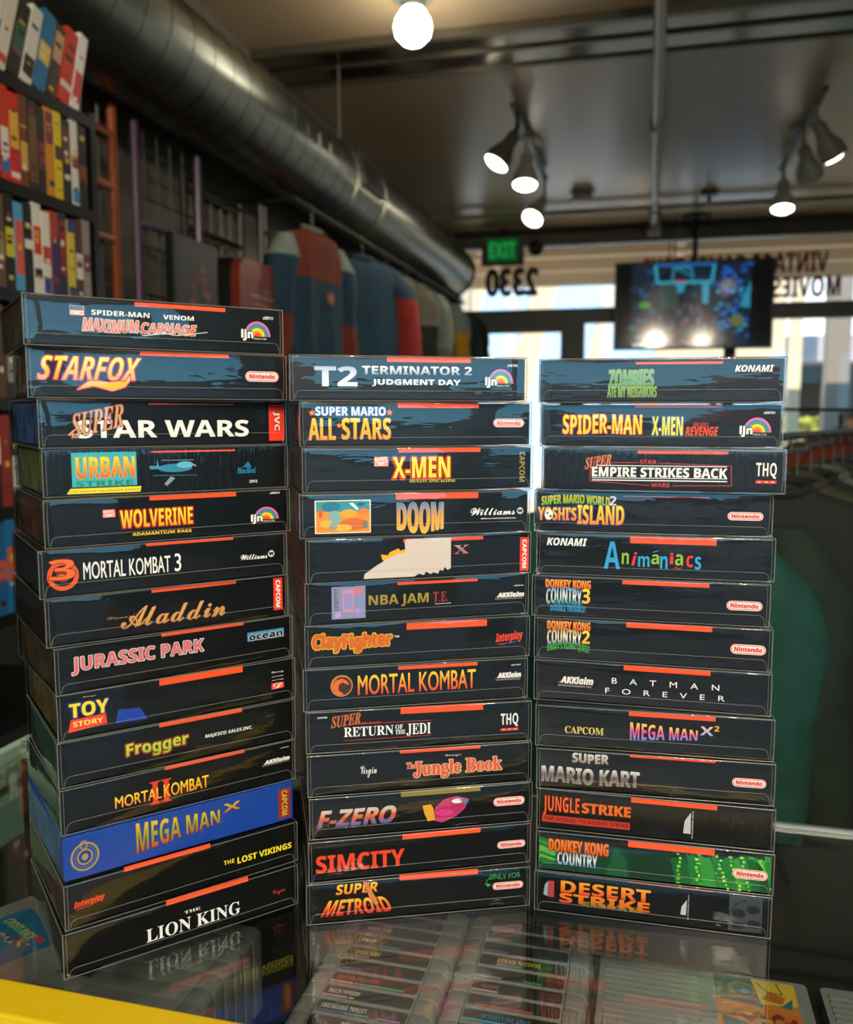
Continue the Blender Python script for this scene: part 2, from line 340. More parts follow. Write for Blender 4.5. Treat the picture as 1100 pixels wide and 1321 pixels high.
def bush(name, label, x, y, r, h, c, seed):
    rr = random.Random(seed); bm = bmesh.new(); m = MB()
    for k in range(420):
        a = rr.uniform(0, 6.28); q = rr.random() ** .5; z = rr.uniform(0, 1); p = Vector((math.cos(a) * q * r * (1 - .5 * z), math.sin(a) * q * r * (1 - .5 * z), z * h)); s = rr.uniform(.05, .11)
        u = Vector((rr.uniform(-1, 1), rr.uniform(-1, 1), rr.uniform(-.2, 1))).normalized() * s; v = Vector((rr.uniform(-1, 1), rr.uniform(-1, 1), rr.uniform(-1, 1))).normalized() * s * .6
        m.add([p - u, p + v, p + u, p - v], [(0, 1, 2, 3)])
    bm.free(); o = m.build(name, c, fixn=False); o.location = (x, y, -.12); return tag(o, label, 'bush')
bush('leafy_bush', 'yellow-green bush outside, left of the thick grey post', 2.1, 13.5, .6, 1.5, mat('bush_green', '#a9a83a', .7, noise=.3), 3)
bush('leafy_bush', 'yellow-green bush outside, right of the thick grey post', 3.75, 13.4, .6, 1.55, mat('bush_green'), 4)
# behind the viewer: the yard the open back of the shop looks onto
h = MB()
rr = random.Random(8); pts = [(-60, 0)] + [(-60 + k * 6, 1.4 + 1.3 * rr.random()) for k in range(21)] + [(60, 0)]
h.prism(pts, 'y', -36, -35); tag(h.build('hill_ridge', mat('hill_dark', '#2a2f26', .9, noise=.3, scale=.5)), 'dark ridge beyond the yard, mirrored low in the sleeves', 'hill', kind='structure')
h = MB(); pts = [(-35 + k * 6, 1.2 + 1.6 * rr.random()) for k in range(14)]
h.prism([(-35, 0)] + pts + [(43, 0)], 'x', 35, 36); tag(h.build('hill_ridge', mat('hill_dark')), 'dark ridge beyond the side yard, mirrored low in the sleeves', 'hill', kind='structure')

v = thing('added_van', 'white van behind the viewer, added for the pale reflection in the right stack', 'van', (-.9, -9.0, -.12))  # unseen van, added so the sleeves mirror a pale shape
m_van = mat('van_white', '#dcdcd8', .35); MB().prism([(-2.2, .35), (2.1, .35), (2.1, 1.05), (1.55, 1.2), (1.05, 1.95), (-2.2, 2.0)], 'y', -.9, .9).build('van_body', m_van, v, bevel=.04)
MB().prism([(.2, 1.15), (1.4, 1.15), (.98, 1.8), (.2, 1.82)], 'y', .901, .91).build('side_window', mat('dark_glass', '#20221f', .1), v)
for x in (-1.4, 1.3):
    for y in (-.85, .85): MB().lathe([(0, -.1), (.3, -.1), (.34, -.06), (.34, .06), (.3, .1), (0, .1)], 24, Matrix.Translation((x, y, .34)) @ Matrix.Rotation(R(90), 4, 'X')).build('wheel', m_black, v, smooth=True)
v = thing('added_red_stall', 'stand-in red stall behind the viewer, added for the red reflection in the right stack', 'stall', (3.0, -8.5, -.12))  # unseen stand-in for a red shape mirrored in the sleeves, form invented
MB().prism([(-1.1, 1.5), (1.1, 1.5), (.9, 2.3), (-.9, 2.3)], 'y', -.8, .8).build('canvas_top', mat('red_canvas', '#a81c1a', .7), v)
for x in (-1, 1):
    for y in (-.7, .7): MB().tube([(x, y, 0), (x, y, 1.55)], .025, 8).build('stall_leg', m_steel, v, smooth=True)
BOXES = [(-0.3807, 0.6074, 1.44601, 45.66),
         (-0.3793, 0.613, 1.41176, 42.71),
         (-0.3853, 0.6202, 1.37751, 47.09),
         (-0.3868, 0.6253, 1.34327, 46.64),
         (-0.3825, 0.6176, 1.30902, 47.27),
         (-0.3831, 0.6125, 1.27478, 46.42),
         (-0.3843, 0.6146, 1.24053, 48.16),
         (-0.3822, 0.6165, 1.20628, 49.42),
         (-0.3809, 0.619, 1.17204, 47.53),
         (-0.3811, 0.6186, 1.13779, 47.16),
         (-0.3816, 0.6178, 1.10354, 47.87),
         (-0.3815, 0.6154, 1.0693, 48.65),
         (-0.3791, 0.6138, 1.03505, 48.14),
         (-0.3775, 0.6099, 1.00081, 47.35),
         (-0.2008, 0.7001, 1.41115, 24.3),
         (-0.1988, 0.7062, 1.37695, 26.55),
         (-0.1976, 0.7036, 1.34276, 27.58),
         (-0.1991, 0.701, 1.30856, 27.39),
         (-0.1996, 0.7041, 1.27437, 30.18),
         (-0.2011, 0.709, 1.24017, 29.01),
         (-0.1986, 0.7105, 1.20598, 26.27),
         (-0.1992, 0.7092, 1.17178, 25.77),
         (-0.1943, 0.7083, 1.13759, 23.7),
         (-0.1938, 0.7067, 1.10339, 24.29),
         (-0.1931, 0.706, 1.0692, 24.88),
         (-0.1938, 0.7033, 1.035, 25.31),
         (-0.1924, 0.7004, 1.00081, 23.48),
         (0.0029, 0.753, 1.41038, 3.79),
         (0.0032, 0.761, 1.37625, 4.06),
         (0.0076, 0.757, 1.34212, 2.01),
         (0.0002, 0.7662, 1.30799, 3.0),
         (0.0034, 0.764, 1.27385, 2.38),
         (0.0016, 0.7595, 1.23972, 1.45),
         (0.0049, 0.7566, 1.20559, 0.8),
         (0.0053, 0.7549, 1.17146, 0.9),
         (0.0059, 0.7472, 1.13733, 3.07),
         (0.0069, 0.7441, 1.1032, 3.67),
         (0.01, 0.7426, 1.06907, 1.59),
         (0.0101, 0.7395, 1.03494, 1.85),
         (0.0099, 0.739, 1.00081, 1.36)]
ART = {}
ART[0] = [
    ('rect',72.2,29.7,136.9,32.5,'#f5501a','B'),
    ('mar',29.4,21.2,38.9,27.8,1),
    ('t','SPIDER-MAN','b',43.3,22.2,82.0,25.6,'#e8e8e4','T',{}),
    ('t','VENOM','b',91.6,21.9,113.4,25.1,'#e8e8e4','T',{}),
    ('t','MAXIMUM','i',37.2,11.1,74.6,19.5,'#e8501c>#f0782a','T',{'ol': '#e8e8e4','ow': 0.5,'wav': 0.4}),
    ('t','CARNAGE','i',76.2,11.7,115.2,19.0,'#e8501c>#f0782a','T',{'ol': '#e8e8e4','ow': 0.5,'wav': -0.4}),
    ('line',[(74.4,13.5),(77.1,9.8),(92.4,12.1),(100.1,10.9),(123.1,14.3)],0.4,'#e8e8e4','T'),
    ('ljn',148.9,10.1,171.2,24.3),
    ('t','#08711','b',165.8,25.8,173.7,28.3,'#e8e8e4','N',{}),
]
ART[1] = [
    ('rect',73.9,30.6,137.3,33.2,'#f5501a','B'),
    ('poly',[(31.3,6.0),(40.4,12.6),(52.9,11.1),(62.1,12.6),(66.0,17.1),(68.7,15.6),(62.9,8.3),(54.5,5.5),(42.0,8.7)],'#f2b41e','T','#d8307f',0.7),
    ('t','STARFOX','i',6.8,12.6,72.0,28.6,'#f08c18>#ffe22c','T',{'sh': 0.15,'ol': '#dc3483','ow': 0.8}),
    ('nin',150.1,14.5,174.9,21.0),
]
ART[2] = [
    ('rect',74.9,30.6,138.8,31.6,'#f5501a','B'),
    ('t','STAR WARS','b',25.1,7.0,150.2,19.3,'#e8e8e4','T',{'bold': 0.5}),
    ('t','SUPER','I',21.7,10.8,57.0,27.3,'#c9a077','T',{'ol': '#b2331f','ow': 0.5,'sk': 0.25}),
    ('line',[(28.8,16.4),(19.5,9.3),(26.7,9.8),(32.1,16.4)],0.9,'#c9a077','T'),
    ('cap',167.1,3.3,180.0,31.4,'#e8371c','JVC','#e8e8e4'),
]
ART[3] = [
    ('rect',74.7,29.9,138.6,31.1,'#f5501a','B'),
    ('rect',19.4,6.7,63.9,31.0,'#3aa7ae','P'),
    ('t','URBAN','b',22.4,12.7,62.4,27.6,'#e6481c>#f29a20>#ffd92e','T',{'ol': '#f4d23a','ow': 0.4}),
    ('t','STRIKE','b',21.8,7.0,61.2,10.8,'#1c7a44','T',{}),
    ('poly',[(15.6,2.1),(18.1,5.8),(66.9,5.9),(66.0,1.8)],'#e6cf2c','T'),
    ('t','THE SEQUEL TO JUNGLE STRIKE','b',17.2,3.0,65.5,4.0,'#3a3a18','T',{}),
    ('ell',(92.0,18.3),12.8,3.1,'#2d7f9e','P'),
    ('ell',(99.3,20.5),6.2,2.48,'#5cb0c8','P'),
    ('poly',[(81.9,18.0),(73.5,17.7),(73.0,20.3),(78.3,20.2),(78.9,25.6),(79.9,20.1)],'#3a8aa8','P'),
    ('line',[(82.1,24.1),(105.6,24.0)],0.3,'#86b7c4','P'),
    ('line',[(75.7,13.2),(108.4,12.4)],0.5,'#2b6a84','P'),
    ('poly',[(83.5,6.8),(88.7,12.3),(91.7,10.6),(85.5,5.1)],'#7d8f92','P'),
    ('line',[(102.4,22.5),(107.6,19.2)],1.0,'#8a9a9a','P'),
    ('t','BlueBird','I',139.7,12.5,154.8,17.1,'#2b88b6','L',{}),
    ('poly',[(144.2,17.0),(148.8,21.7),(151.6,17.2)],'#1d6d94','L'),
    ('t','23912','b',149.5,5.0,155.9,7.1,'#e8e8e4','N',{}),
]
ART[4] = [
    ('rect',72.1,30.0,137.6,33.4,'#f5501a','B'),
    ('mar',39.1,19.4,47.8,25.1,0),
    ('t','WOLVERINE','b',51.1,11.1,103.4,23.8,'#f0a01c>#ffe030','T',{'ol': '#c9281c','ow': 0.9,'bold': 0.2}),
    ('t','ADAMANTIUM RAGE','b',59.1,5.0,102.3,7.4,'#f4cb24','T',{}),
    ('ljn',149.4,7.9,171.9,20.5),
    ('t','#08814','b',165.2,30.1,173.3,31.9,'#e8e8e4','N',{}),
]
ART[5] = [
    ('rect',72.9,31.5,138.3,33.5,'#f5501a','B'),
    ('ell',(15.9,15.3),8.9,8.9,'#d8541a','P',3.0),
    ('ell',(15.9,15.3),4.6,4.6,'#7d2414','P'),
    ('ell',(15.1,14.6),2.7,1.8,'#e06a1c','P'),
    ('t','3','b',6.9,12.4,24.0,26.8,'#e8641c','P',{'ol': '#7a1c0c','ow': 0.5}),
    ('t','MORTAL KOMBAT','n',29.3,11.2,89.9,23.4,'#e8e8e4','T',{'bold': 0.15}),
    ('t','3','n',93.1,11.2,97.8,24.3,'#e8e8e4','T',{'bold': 0.15}),
    ('wil',143.9,15.0,165.3,19.1,(168.7,18.2)),
]
ART[6] = [
    ('rect',73.5,30.8,138.4,33.3,'#f5501a','B'),
    ('t',"Disney's",'C',41.3,13.7,63.1,17.0,'#a87e3c','L',{}),
    ('t','Aladdin','C',51.0,6.9,129.2,21.7,'#c48a4a>#d9a862','T',{'ol': '#8e3a22','ow': 0.35,'bold': 0.35}),
    ('cap',169.3,5.9,177.0,31.6,'#e8371c','CAPCOM','#e8e8e4'),
]
ART[7] = [
    ('rect',75.2,31.5,139.8,33.8,'#f5501a','B'),
    ('t','JURASSIC PARK','b',11.8,13.2,107.2,25.6,'#d8646a','T',{'ol': '#efe6e4','ow': 0.65}),
    ('rect',142.8,17.6,174.2,24.7,'#3b86b4','L'),
    ('t','ocean','b',144.4,18.2,172.9,22.4,'#15222c','L',{'ol': '#e2ecf0','ow': 0.5,'bold': 0.3}),
]
ART[8] = [
    ('rect',72.3,28.6,137.3,33.7,'#f5501a','B'),
    ('poly',[(42.3,16.0),(57.4,14.8),(63.2,5.1),(39.9,6.1)],'#173a9c','P'),
    ('t',"Disney's",'C',18.1,28.8,27.2,30.3,'#e2bf3a','L',{}),
    ('poly',[(9.4,14.3),(33.4,15.2),(34.1,7.7),(7.5,5.3)],'#e23a22','T'),
    ('t','TOY','b',8.9,15.8,35.4,25.9,'#f7d21c','T',{'ol': '#17398f','ow': 0.9,'bold': 0.5}),
    ('t','STORY','b',10.9,8.9,31.3,12.7,'#fbe25a','T',{}),
    ('t','Disney','C',161.4,22.8,171.7,24.8,'#e8e8e4','L',{}),
    ('t','INTER','n',161.9,20.0,171.6,20.7,'#e8e8e4','L',{}),
    ('t','ACTIVE','n',161.3,17.1,171.8,17.8,'#e8e8e4','L',{}),
    ('rect',161.2,10.2,172.0,15.2,'#e23a22','L'),
    ('t','D','C',162.6,10.6,170.5,14.8,'#e8e8e4','L',{}),
]
ART[9] = [
    ('rect',72.0,31.0,136.7,34.2,'#f5501a','B'),
    ('t','Frogger','b',47.7,11.0,93.5,22.5,'#8bb42e>#b6d23c','T',{'ol': '#b22c1a','ow': 1.0,'bold': 0.4,'wav': 0.6}),
    ('t','MAJESCO SALES,INC.','i',106.6,15.1,144.9,18.4,'#e8e8e4','L',{}),
]
ART[10] = [
    ('rect',75.1,31.6,138.2,34.4,'#f5501a','B'),
    ('t','II','S',63.7,6.9,79.6,24.6,'#d8361c','T',{'bold': 0.3}),
    ('t','MORTAL','n',38.3,10.7,72.1,19.3,'#ef7a1c>#ffd62c','T',{'bold': 0.3}),
    ('t','KOMBAT','n',74.0,10.5,108.6,20.3,'#ef7a1c>#ffd62c','T',{'bold': 0.3}),
    ('akk',152.8,16.4,176.8,20.9),
    ('t','#42505','b',168.9,28.1,176.4,28.8,'#e8e8e4','N',{}),
]
ART[11] = [
    ('t','MEGA MAN','b',52.7,7.5,117.3,31.2,'#b83a1c>#8f9c2c>#d8b43a','T',{'grow': -0.55,'ol': '#7a2c1c','ow': 0.3}),
    ('t','X','b',120.0,21.3,134.7,28.0,'#b06a2c>#d0a83a','T',{'ol': '#7a2c1c','ow': 0.3}),
    ('ell',(16.2,16.3),9.2,9.97,'#a78a34','P',1.4),
    ('ell',(16.2,16.3),7.1,7.68,'#7f7a44','P',0.4),
    ('ell',(16.2,16.1),5.0,5.38,'#a78a34','P',1.2),
    ('ell',(16.2,16.1),2.3,2.49,'#a78a34','P'),
    ('ell',(15.6,25.0),2.3,3.07,'#a78a34','P',0.8),
    ('cap',166.9,3.6,177.5,28.4,'#8e2a20','CAPCOM','#c9a23c'),
]
ART[12] = [
    ('rect',42.6,31.7,108.0,35.4,'#f5501a','B'),
    ('t','THE','b',118.6,14.1,127.3,17.5,'#f0dc2a','T',{}),
    ('t','LOST VIKINGS','b',129.9,12.1,176.4,17.3,'#f0dc2a','T',{'grow': -0.1,'bold': 0.25}),
    ('int',7.0,13.2,28.3,20.5,'#e6401e'),
]
ART[13] = [
    ('rect',74.2,31.8,139.2,35.9,'#f5501a','B'),
    ('t','THE','S',87.8,20.8,100.2,23.1,'#e8e8e4','T',{}),
    ('t','LION KING','S',58.8,7.4,132.4,17.8,'#e8e8e4','T',{}),
    ('t','Virgin','C',159.8,12.4,170.5,17.7,'#c2372a','L',{}),
]
ART[14] = [
    ('rect',72.7,29.3,136.9,33.0,'#f5501a','B'),
    ('t','T2','b',18.9,11.3,50.0,25.5,'#f2f4fa>#a4a8c4','T',{'bold': 0.7}),
    ('t','TERMINATOR 2','b',54.0,20.0,137.8,26.2,'#7e86a0>#f2f4fa','T',{'bold': 0.3}),
    ('t','JUDGMENT DAY','b',61.5,11.3,129.0,16.4,'#cfd4e2>#eef2f8','T',{'bold': 0.3}),
    ('ljn',148.6,10.8,170.3,24.9),
    ('t','#08705','b',165.6,26.6,173.7,28.5,'#e8e8e4','N',{}),
]
ART[15] = [
    ('rect',74.5,29.4,138.2,33.4,'#f5501a','B'),
    ('t','SUPER MARIO','b',12.2,23.5,65.1,29.9,'#d9e6f4','T',{'ol': '#2b5cab','ow': 0.5,'bold': 0.3}),
    ('poly',[(9.6,27.8),(10.3,26.3),(11.9,26.1),(10.6,25.0),(11.0,23.4),(9.6,24.3),(8.1,23.4),(8.5,25.0),(7.3,26.1),(9.0,26.3)],'#f08a2c','T','#c03a1c',0.2),
    ('poly',[(68.1,28.3),(68.8,26.8),(70.5,26.6),(69.2,25.5),(69.6,23.8),(68.1,24.7),(66.6,23.8),(67.0,25.5),(65.7,26.6),(67.5,26.8)],'#ee7a3c','T','#c03a1c',0.2),
    ('t','ALL','b',7.0,5.3,26.9,21.3,'#f0921c>#f8cc2c','T',{'bold': 0.6}),
    ('poly',[(29.7,18.2),(30.3,16.8),(31.7,16.7),(30.6,15.7),(30.9,14.3),(29.7,15.1),(28.4,14.3),(28.8,15.8),(27.7,16.7),(29.1,16.8)],'#f08a1c','T','#c03a1c',0.2),
    ('t','STARS','b',31.7,5.5,69.0,21.6,'#f0921c>#f8cc2c','T',{'bold': 0.6}),
    ('nin',150.7,15.2,174.7,20.6),
]
ART[16] = [
    ('rect',73.3,29.8,138.3,33.1,'#f5501a','B'),
    ('mar',54.5,19.3,65.6,26.8,0),
    ('t','X-MEN','b',69.1,10.5,113.7,26.1,'#f4d62a>#f7e04a','T',{'ol': '#d8341c','ow': 1.0,'bold': 0.4,'shadow': '#e2481c'}),
    ('t','MUTANT APOCALYPSE','S',81.8,6.8,118.2,8.7,'#e6d03a','T',{}),
    ('v','CAPCOM','b',170.4,6.0,174.9,29.6,'#9a8a3c','L',{}),
]
ART[17] = [
    ('rect',73.7,28.2,139.1,32.9,'#f5501a','B'),
    ('rect',11.8,3.5,54.2,28.6,'#e6dcc0','P'),
    ('rect',12.7,4.2,53.3,27.8,'#dd8a1e','P'),
    ('rect',12.9,19.9,53.3,27.8,'#2a8f9c','P'),
    ('ell',(24.1,23.7),7.1,3.55,'#1f6f8a','P'),
    ('ell',(26.6,15.0),5.0,5.71,'#7ba6a0','P'),
    ('ell',(20.4,10.8),4.9,3.15,'#e0a83a','P'),
    ('ell',(37.4,18.3),6.1,3.23,'#e8a028','P'),
    ('ell',(40.9,10.2),10.4,4.66,'#d0641c','P'),
    ('ell',(32.8,7.7),7.1,2.49,'#e8b03a','P'),
    ('ell',(49.1,19.8),3.9,2.48,'#d87a22','P'),
    ('poly',[(37.5,26.3),(41.0,26.3),(44.9,21.7),(43.7,20.8)],'#e2ebe2','P'),
    ('ell',(25.7,8.8),3.2,2.49,'#8c9a90','P'),
    ('ell',(47.3,25.2),3.6,1.26,'#1a5f7a','P'),
    ('ell',(49.9,9.9),2.1,3.15,'#6b7a70','P'),
    ('ell',(16.1,18.9),1.7,3.4,'#c7581c','P'),
    ('t','DOOM','b',74.8,5.0,110.7,25.5,'#f0b02a>#e09a3a>#3f7fb4','T',{'ol': '#d8cda0','ow': 0.3,'bold': 0.6,'vee': 0.18}),
    ('wil',132.9,14.6,169.2,20.3,(173.5,17.4)),
    ('t','Williams Entertainment Inc.','b',141.2,11.4,170.3,12.5,'#e8e8e4','L',{}),
]
ART[18] = [
    ('rect',75.8,28.9,141.1,31.5,'#f5501a','B'),
    ('t','X','S',116.7,18.1,129.3,25.0,'#d8501c>#6a7aa0>#e08a5a','T',{}),
    ('poly',[(58.1,20.2),(63.6,19.2),(65.2,21.7),(71.9,24.3),(73.4,22.4),(77.5,23.5),(77.5,18.9),(62.1,14.9),(59.4,15.8)],'#e8a81c','T','#b8481c',0.2),
    ('poly',[(44.5,1.8),(45.1,5.5),(54.7,11.8),(62.1,16.0),(71.5,20.3),(77.5,20.8),(76.8,28.9),(78.3,31.4),(114.3,31.3),(114.2,7.0),(111.5,5.8),(109.5,8.1),(107.6,5.2),(105.3,6.1),(103.7,3.2),(99.9,4.5),(98.0,3.1),(94.1,5.2),(92.2,2.5),(88.4,4.0),(84.6,1.8)],'#cbbfb4','P'),
    ('cap',172.4,2.1,179.9,29.2,'#e8371c','CAPCOM','#e8e8e4'),
]
ART[19] = [
    ('rect',72.5,28.9,138.1,31.1,'#f5501a','B'),
    ('rect',20.8,4.4,47.1,29.7,'#8587ab','P'),
    ('rect',29.0,8.9,38.0,27.2,'#b58aa6','P'),
    ('rect',30.3,12.1,36.9,23.8,'#8f86b8','P'),
    ('ell',(41.1,25.8),2.8,2.8,'#d86a78','P'),
    ('ell',(41.1,18.0),2.6,2.6,'#6f8fc0','P'),
    ('ell',(41.0,10.0),2.6,2.6,'#9a8cc8','P'),
    ('ell',(25.5,7.8),2.4,2.4,'#b39ad0','P'),
    ('v','13107717','b',22.8,10.7,26.0,28.0,'#26304a','P',{'flip': 1}),
    ('t','NBA JAM','b',49.7,11.9,97.6,21.6,'#8c7420>#a08a34','T',{'bold': 0.2}),
    ('t','T.E.','S',101.4,14.0,113.6,21.9,'#9a3024','T',{}),
    ('t','TOURNAMENT EDITION','b',103.0,12.0,116.0,12.6,'#e8e8e4','T',{}),
    ('akk',152.6,13.1,177.8,18.5),
    ('t','#42512','b',169.0,23.2,177.1,24.3,'#e8e8e4','N',{}),
]
ART[20] = [
    ('rect',80.2,26.8,145.7,32.0,'#f5501a','B'),
    ('t','ClayFighter','b',6.5,11.3,68.0,26.0,'#d8561c','T',{'ol': '#f2bd20','ow': 1.0,'bold': 0.5,'wav': 0.5}),
    ('t','TM','b',70.2,21.1,74.0,22.6,'#e8e8e4','T',{}),
    ('int',153.2,10.7,175.9,21.5,'#e6401e'),
    ('line',[(157.1,10.5),(172.0,13.1)],0.4,'#2a5ab0','L'),
]
ART[21] = [
    ('rect',74.9,29.3,139.4,32.0,'#f5501a','B'),
    ('ell',(30.1,19.0),8.7,8.7,'#b8762a','P'),
    ('ell',(30.5,18.8),7.3,7.3,'#3c1f14','P'),
    ('poly',[(25.1,13.9),(22.7,18.8),(25.2,23.3),(30.7,24.9),(34.4,22.7),(36.2,19.4),(33.1,20.4),(30.7,22.0),(27.9,19.9),(27.5,15.6),(31.9,12.1),(27.8,11.6)],'#d8641c','P'),
    ('t','MORTAL KOMBAT','n',42.9,10.6,137.9,26.4,'#d8281c>#ef8a1c>#f6cc2a','T',{'bold': 0.35}),
    ('akk',154.3,15.7,175.9,22.0),
    ('t','#82107','b',167.4,27.4,175.8,28.4,'#e8e8e4','N',{}),
]
ART[22] = [
    ('rect',74.6,28.1,141.4,33.5,'#f5501a','B'),
    ('t','SUPER','I',19.9,21.0,42.8,30.1,'#b0743c','T',{'ol': '#a8301c','ow': 0.4,'sk': 0.15}),
    ('line',[(29.8,21.8),(99.1,21.8)],0.35,'#c8321e','T'),
    ('t','STAR WARS','b',39.8,21.7,58.8,23.2,'#c8321e','T',{}),
    ('t','RETURN','S',29.7,11.8,68.9,19.5,'#e8e8e4','T',{}),
    ('t','OF','S',70.4,15.8,76.4,19.7,'#e8e8e4','T',{}),
    ('t','THE','S',70.3,11.9,78.3,15.3,'#e8e8e4','T',{}),
    ('t','JEDI','S',79.4,9.8,98.8,19.8,'#e8e8e4','T',{}),
    ('line',[(29.3,9.0),(99.1,9.5)],0.35,'#c8321e','T'),
    ('thq',156.0,9.4,170.8,23.7),
    ('t','#42505','b',9.0,27.8,16.7,29.4,'#e8e8e4','N',{}),
]
ART[23] = [
    ('rect',73.2,30.7,138.8,33.3,'#f5501a','B'),
    ('t','Virgin','C',41.6,12.7,54.7,22.8,'#e8e8e4','L',{}),
    ('t',"Disney's",'C',109.8,25.4,122.9,27.6,'#e8e8e4','L',{}),
    ('t','The','S',78.5,17.5,86.1,22.8,'#e2541e','T',{'ol': '#f0c9a0','ow': 0.25}),
    ('t','Jungle Book','S',84.5,8.5,156.6,22.8,'#e2501c','T',{'ol': '#f4dcc0','ow': 0.6,'bold': 0.4}),
]
ART[24] = [
    ('rect',72.8,29.3,137.9,33.7,'#86782a','B'),
    ('t','F-ZERO','b',6.3,9.0,66.1,22.7,'#1f5fa8>#d8541c>#cfc9bc','T',{'sh': 0.3,'bold': 0.9,'ol': '#4a3a34','ow': 0.3}),
    ('poly',[(98.6,8.3),(100.9,18.0),(108.3,24.3),(118.0,26.1),(127.8,23.2),(124.8,15.9),(117.1,9.7),(106.4,5.6)],'#b3265f','P','#d85a92',0.3),
    ('poly',[(90.2,20.6),(97.1,21.3),(99.0,18.2),(100.5,8.2),(94.8,7.1),(91.9,13.9)],'#d89a2a','P'),
    ('ell',(108.3,13.4),7.0,2.72,'#d23a7c','P'),
    ('ell',(119.0,22.4),4.7,1.96,'#d8dde0','P'),
    ('poly',[(119.9,23.9),(128.7,22.4),(125.8,18.8)],'#4f6f9a','P'),
    ('line',[(101.5,11.1),(110.2,15.2),(123.9,20.0)],0.35,'#7a1440','P'),
    ('nin',149.5,15.6,174.7,21.6),
]
ART[25] = [
    ('rect',74.9,29.1,139.2,33.4,'#f5501a','B'),
    ('t','SIMCITY','b',6.3,7.4,76.4,21.5,'#e2401c','T',{'bold': 0.5}),
    ('nin',154.0,14.0,176.6,19.0),
]
ART[26] = [
    ('rect',74.1,30.4,138.2,35.0,'#f5501a','B'),
    ('t','SUPER','b',23.3,22.9,56.1,31.1,'#ef7a1c>#f6c62a','T',{'bold': 0.4,'sh': 0.15}),
    ('t','METROID','b',11.0,5.4,69.3,18.5,'#c81e18>#e8641c>#f6b82a','T',{'bold': 0.5,'trap': 0.25}),
    ('poly',[(44.9,32.2),(48.0,31.6),(54.1,19.4),(57.3,12.5),(55.0,11.3),(49.8,18.8)],'#c87a4a','P','#7a2a1c',0.2),
    ('t','ONLY FOR','n',147.4,24.5,173.6,29.0,'#2a9048','L',{'bold': 0.1,'wav': 0.3}),
    ('line',[(152.3,28.9),(145.5,24.3),(145.1,19.8)],0.5,'#2a9048','L'),
    ('poly',[(143.5,22.0),(146.7,18.5),(149.4,20.9)],'#2a9048','L'),
    ('nin',151.0,16.1,175.5,21.1),
]
ART[27] = [
    ('rect',73.0,28.9,136.3,30.6,'#f5501a','B'),
    ('t','ZOMBIES','b',53.5,11.5,86.3,24.8,'#3f8a34>#7ab04a','T',{'ol': '#b3ab84','ow': 0.5,'bold': 0.3,'wav': 0.3}),
    ('t','ATE MY NEIGHBORS','b',52.4,4.2,88.9,12.6,'#4a9a34>#8aba3a','T',{'ol': '#b3ab84','ow': 0.2}),
    ('t','KONAMI','i',145.1,22.9,172.4,27.7,'#e8e8e4','L',{'bold': 0.2}),
]
ART[28] = [
    ('rect',72.7,30.7,137.1,32.5,'#f5501a','B'),
    ('t','SPIDER-MAN','b',18.0,10.4,77.9,25.2,'#f0c22a>#f6dc3a','T',{'ol': '#d84a3a','ow': 0.6,'bold': 0.3,'wav': -0.4}),
    ('t','X-MEN','b',85.8,9.6,108.5,23.5,'#f2d82a','T',{'ol': '#2f6fb4','ow': 0.7,'bold': 0.3}),
    ('t',"ARCADE'S",'b',116.2,16.2,127.5,19.3,'#c23a22','T',{}),
    ('t','REVENGE','i',110.7,9.3,134.7,16.1,'#e0481e','T',{'bold': 0.25}),
    ('ljn',150.4,8.9,172.7,23.2),
    ('t','#08701','b',167.0,25.7,175.1,27.7,'#e8e8e4','N',{}),
]
ART[29] = [
    ('rect',73.4,29.5,139.7,31.6,'#f5501a','B'),
    ('line',[(52.8,22.3),(37.6,22.3),(37.9,7.8),(83.0,5.1)],0.45,'#c8301c','T'),
    ('line',[(52.8,22.3),(74.5,22.7)],0.45,'#c8301c','T'),
    ('line',[(88.7,22.4),(142.4,20.8),(143.0,5.8),(99.9,5.1)],0.45,'#c8301c','T'),
    ('t','SUPER','I',33.7,18.6,53.6,27.3,'#c98a5a','T',{'ol': '#a8301c','ow': 0.4,'sk': 0.2}),
    ('t','STAR','b',75.4,21.6,87.8,24.8,'#c8301c','T',{}),
    ('t','WARS','b',84.2,4.0,98.0,7.1,'#c8301c','T',{}),
    ('line',[(42.8,20.1),(139.5,20.2)],0.6,'#e8e8e4','T'),
    ('line',[(39.3,10.4),(139.9,11.0)],0.5,'#e8e8e4','T'),
    ('line',[(39.4,8.7),(139.9,9.0)],0.8,'#e8e8e4','T'),
    ('t','EMPIRE STRIKES BACK','b',39.3,11.5,139.6,18.8,'#e8e8e4','T',{'bold': 0.4}),
    ('thq',160.2,8.0,175.0,23.5),
]
ART[30] = [
    ('rect',69.7,29.3,134.8,30.0,'#f5501a','B'),
    ('t','SUPER MARIO WORLD','b',5.8,22.3,59.2,29.3,'#6ab02c>#e8c82a','T',{'ol': '#2a7a3a','ow': 0.3,'bold': 0.3,'arc': 0.3}),
    ('t','2','b',59.0,22.1,64.2,29.6,'#d8d4e0','T',{'ol': '#b04a8a','ow': 0.3}),
    ('t',"YOSHI'S",'b',3.1,9.5,33.3,19.7,'#e8741e>#f2c22a','T',{'ol': '#5a3a8a','ow': 0.7,'bold': 0.5}),
    ('t','ISLAND','b',34.5,6.7,70.4,22.0,'#e8841e>#f6da2a','T',{'ol': '#5a3a8a','ow': 0.7,'bold': 0.5}),
    ('ell',(11.7,13.9),3.2,4.14,'#e8ece4','T'),
    ('ell',(10.5,15.1),1.1,1.1,'#4a9a34','T'),
    ('ell',(13.0,12.6),1.1,1.28,'#4a9a34','T'),
    ('nin',149.0,13.2,174.1,18.5),
]
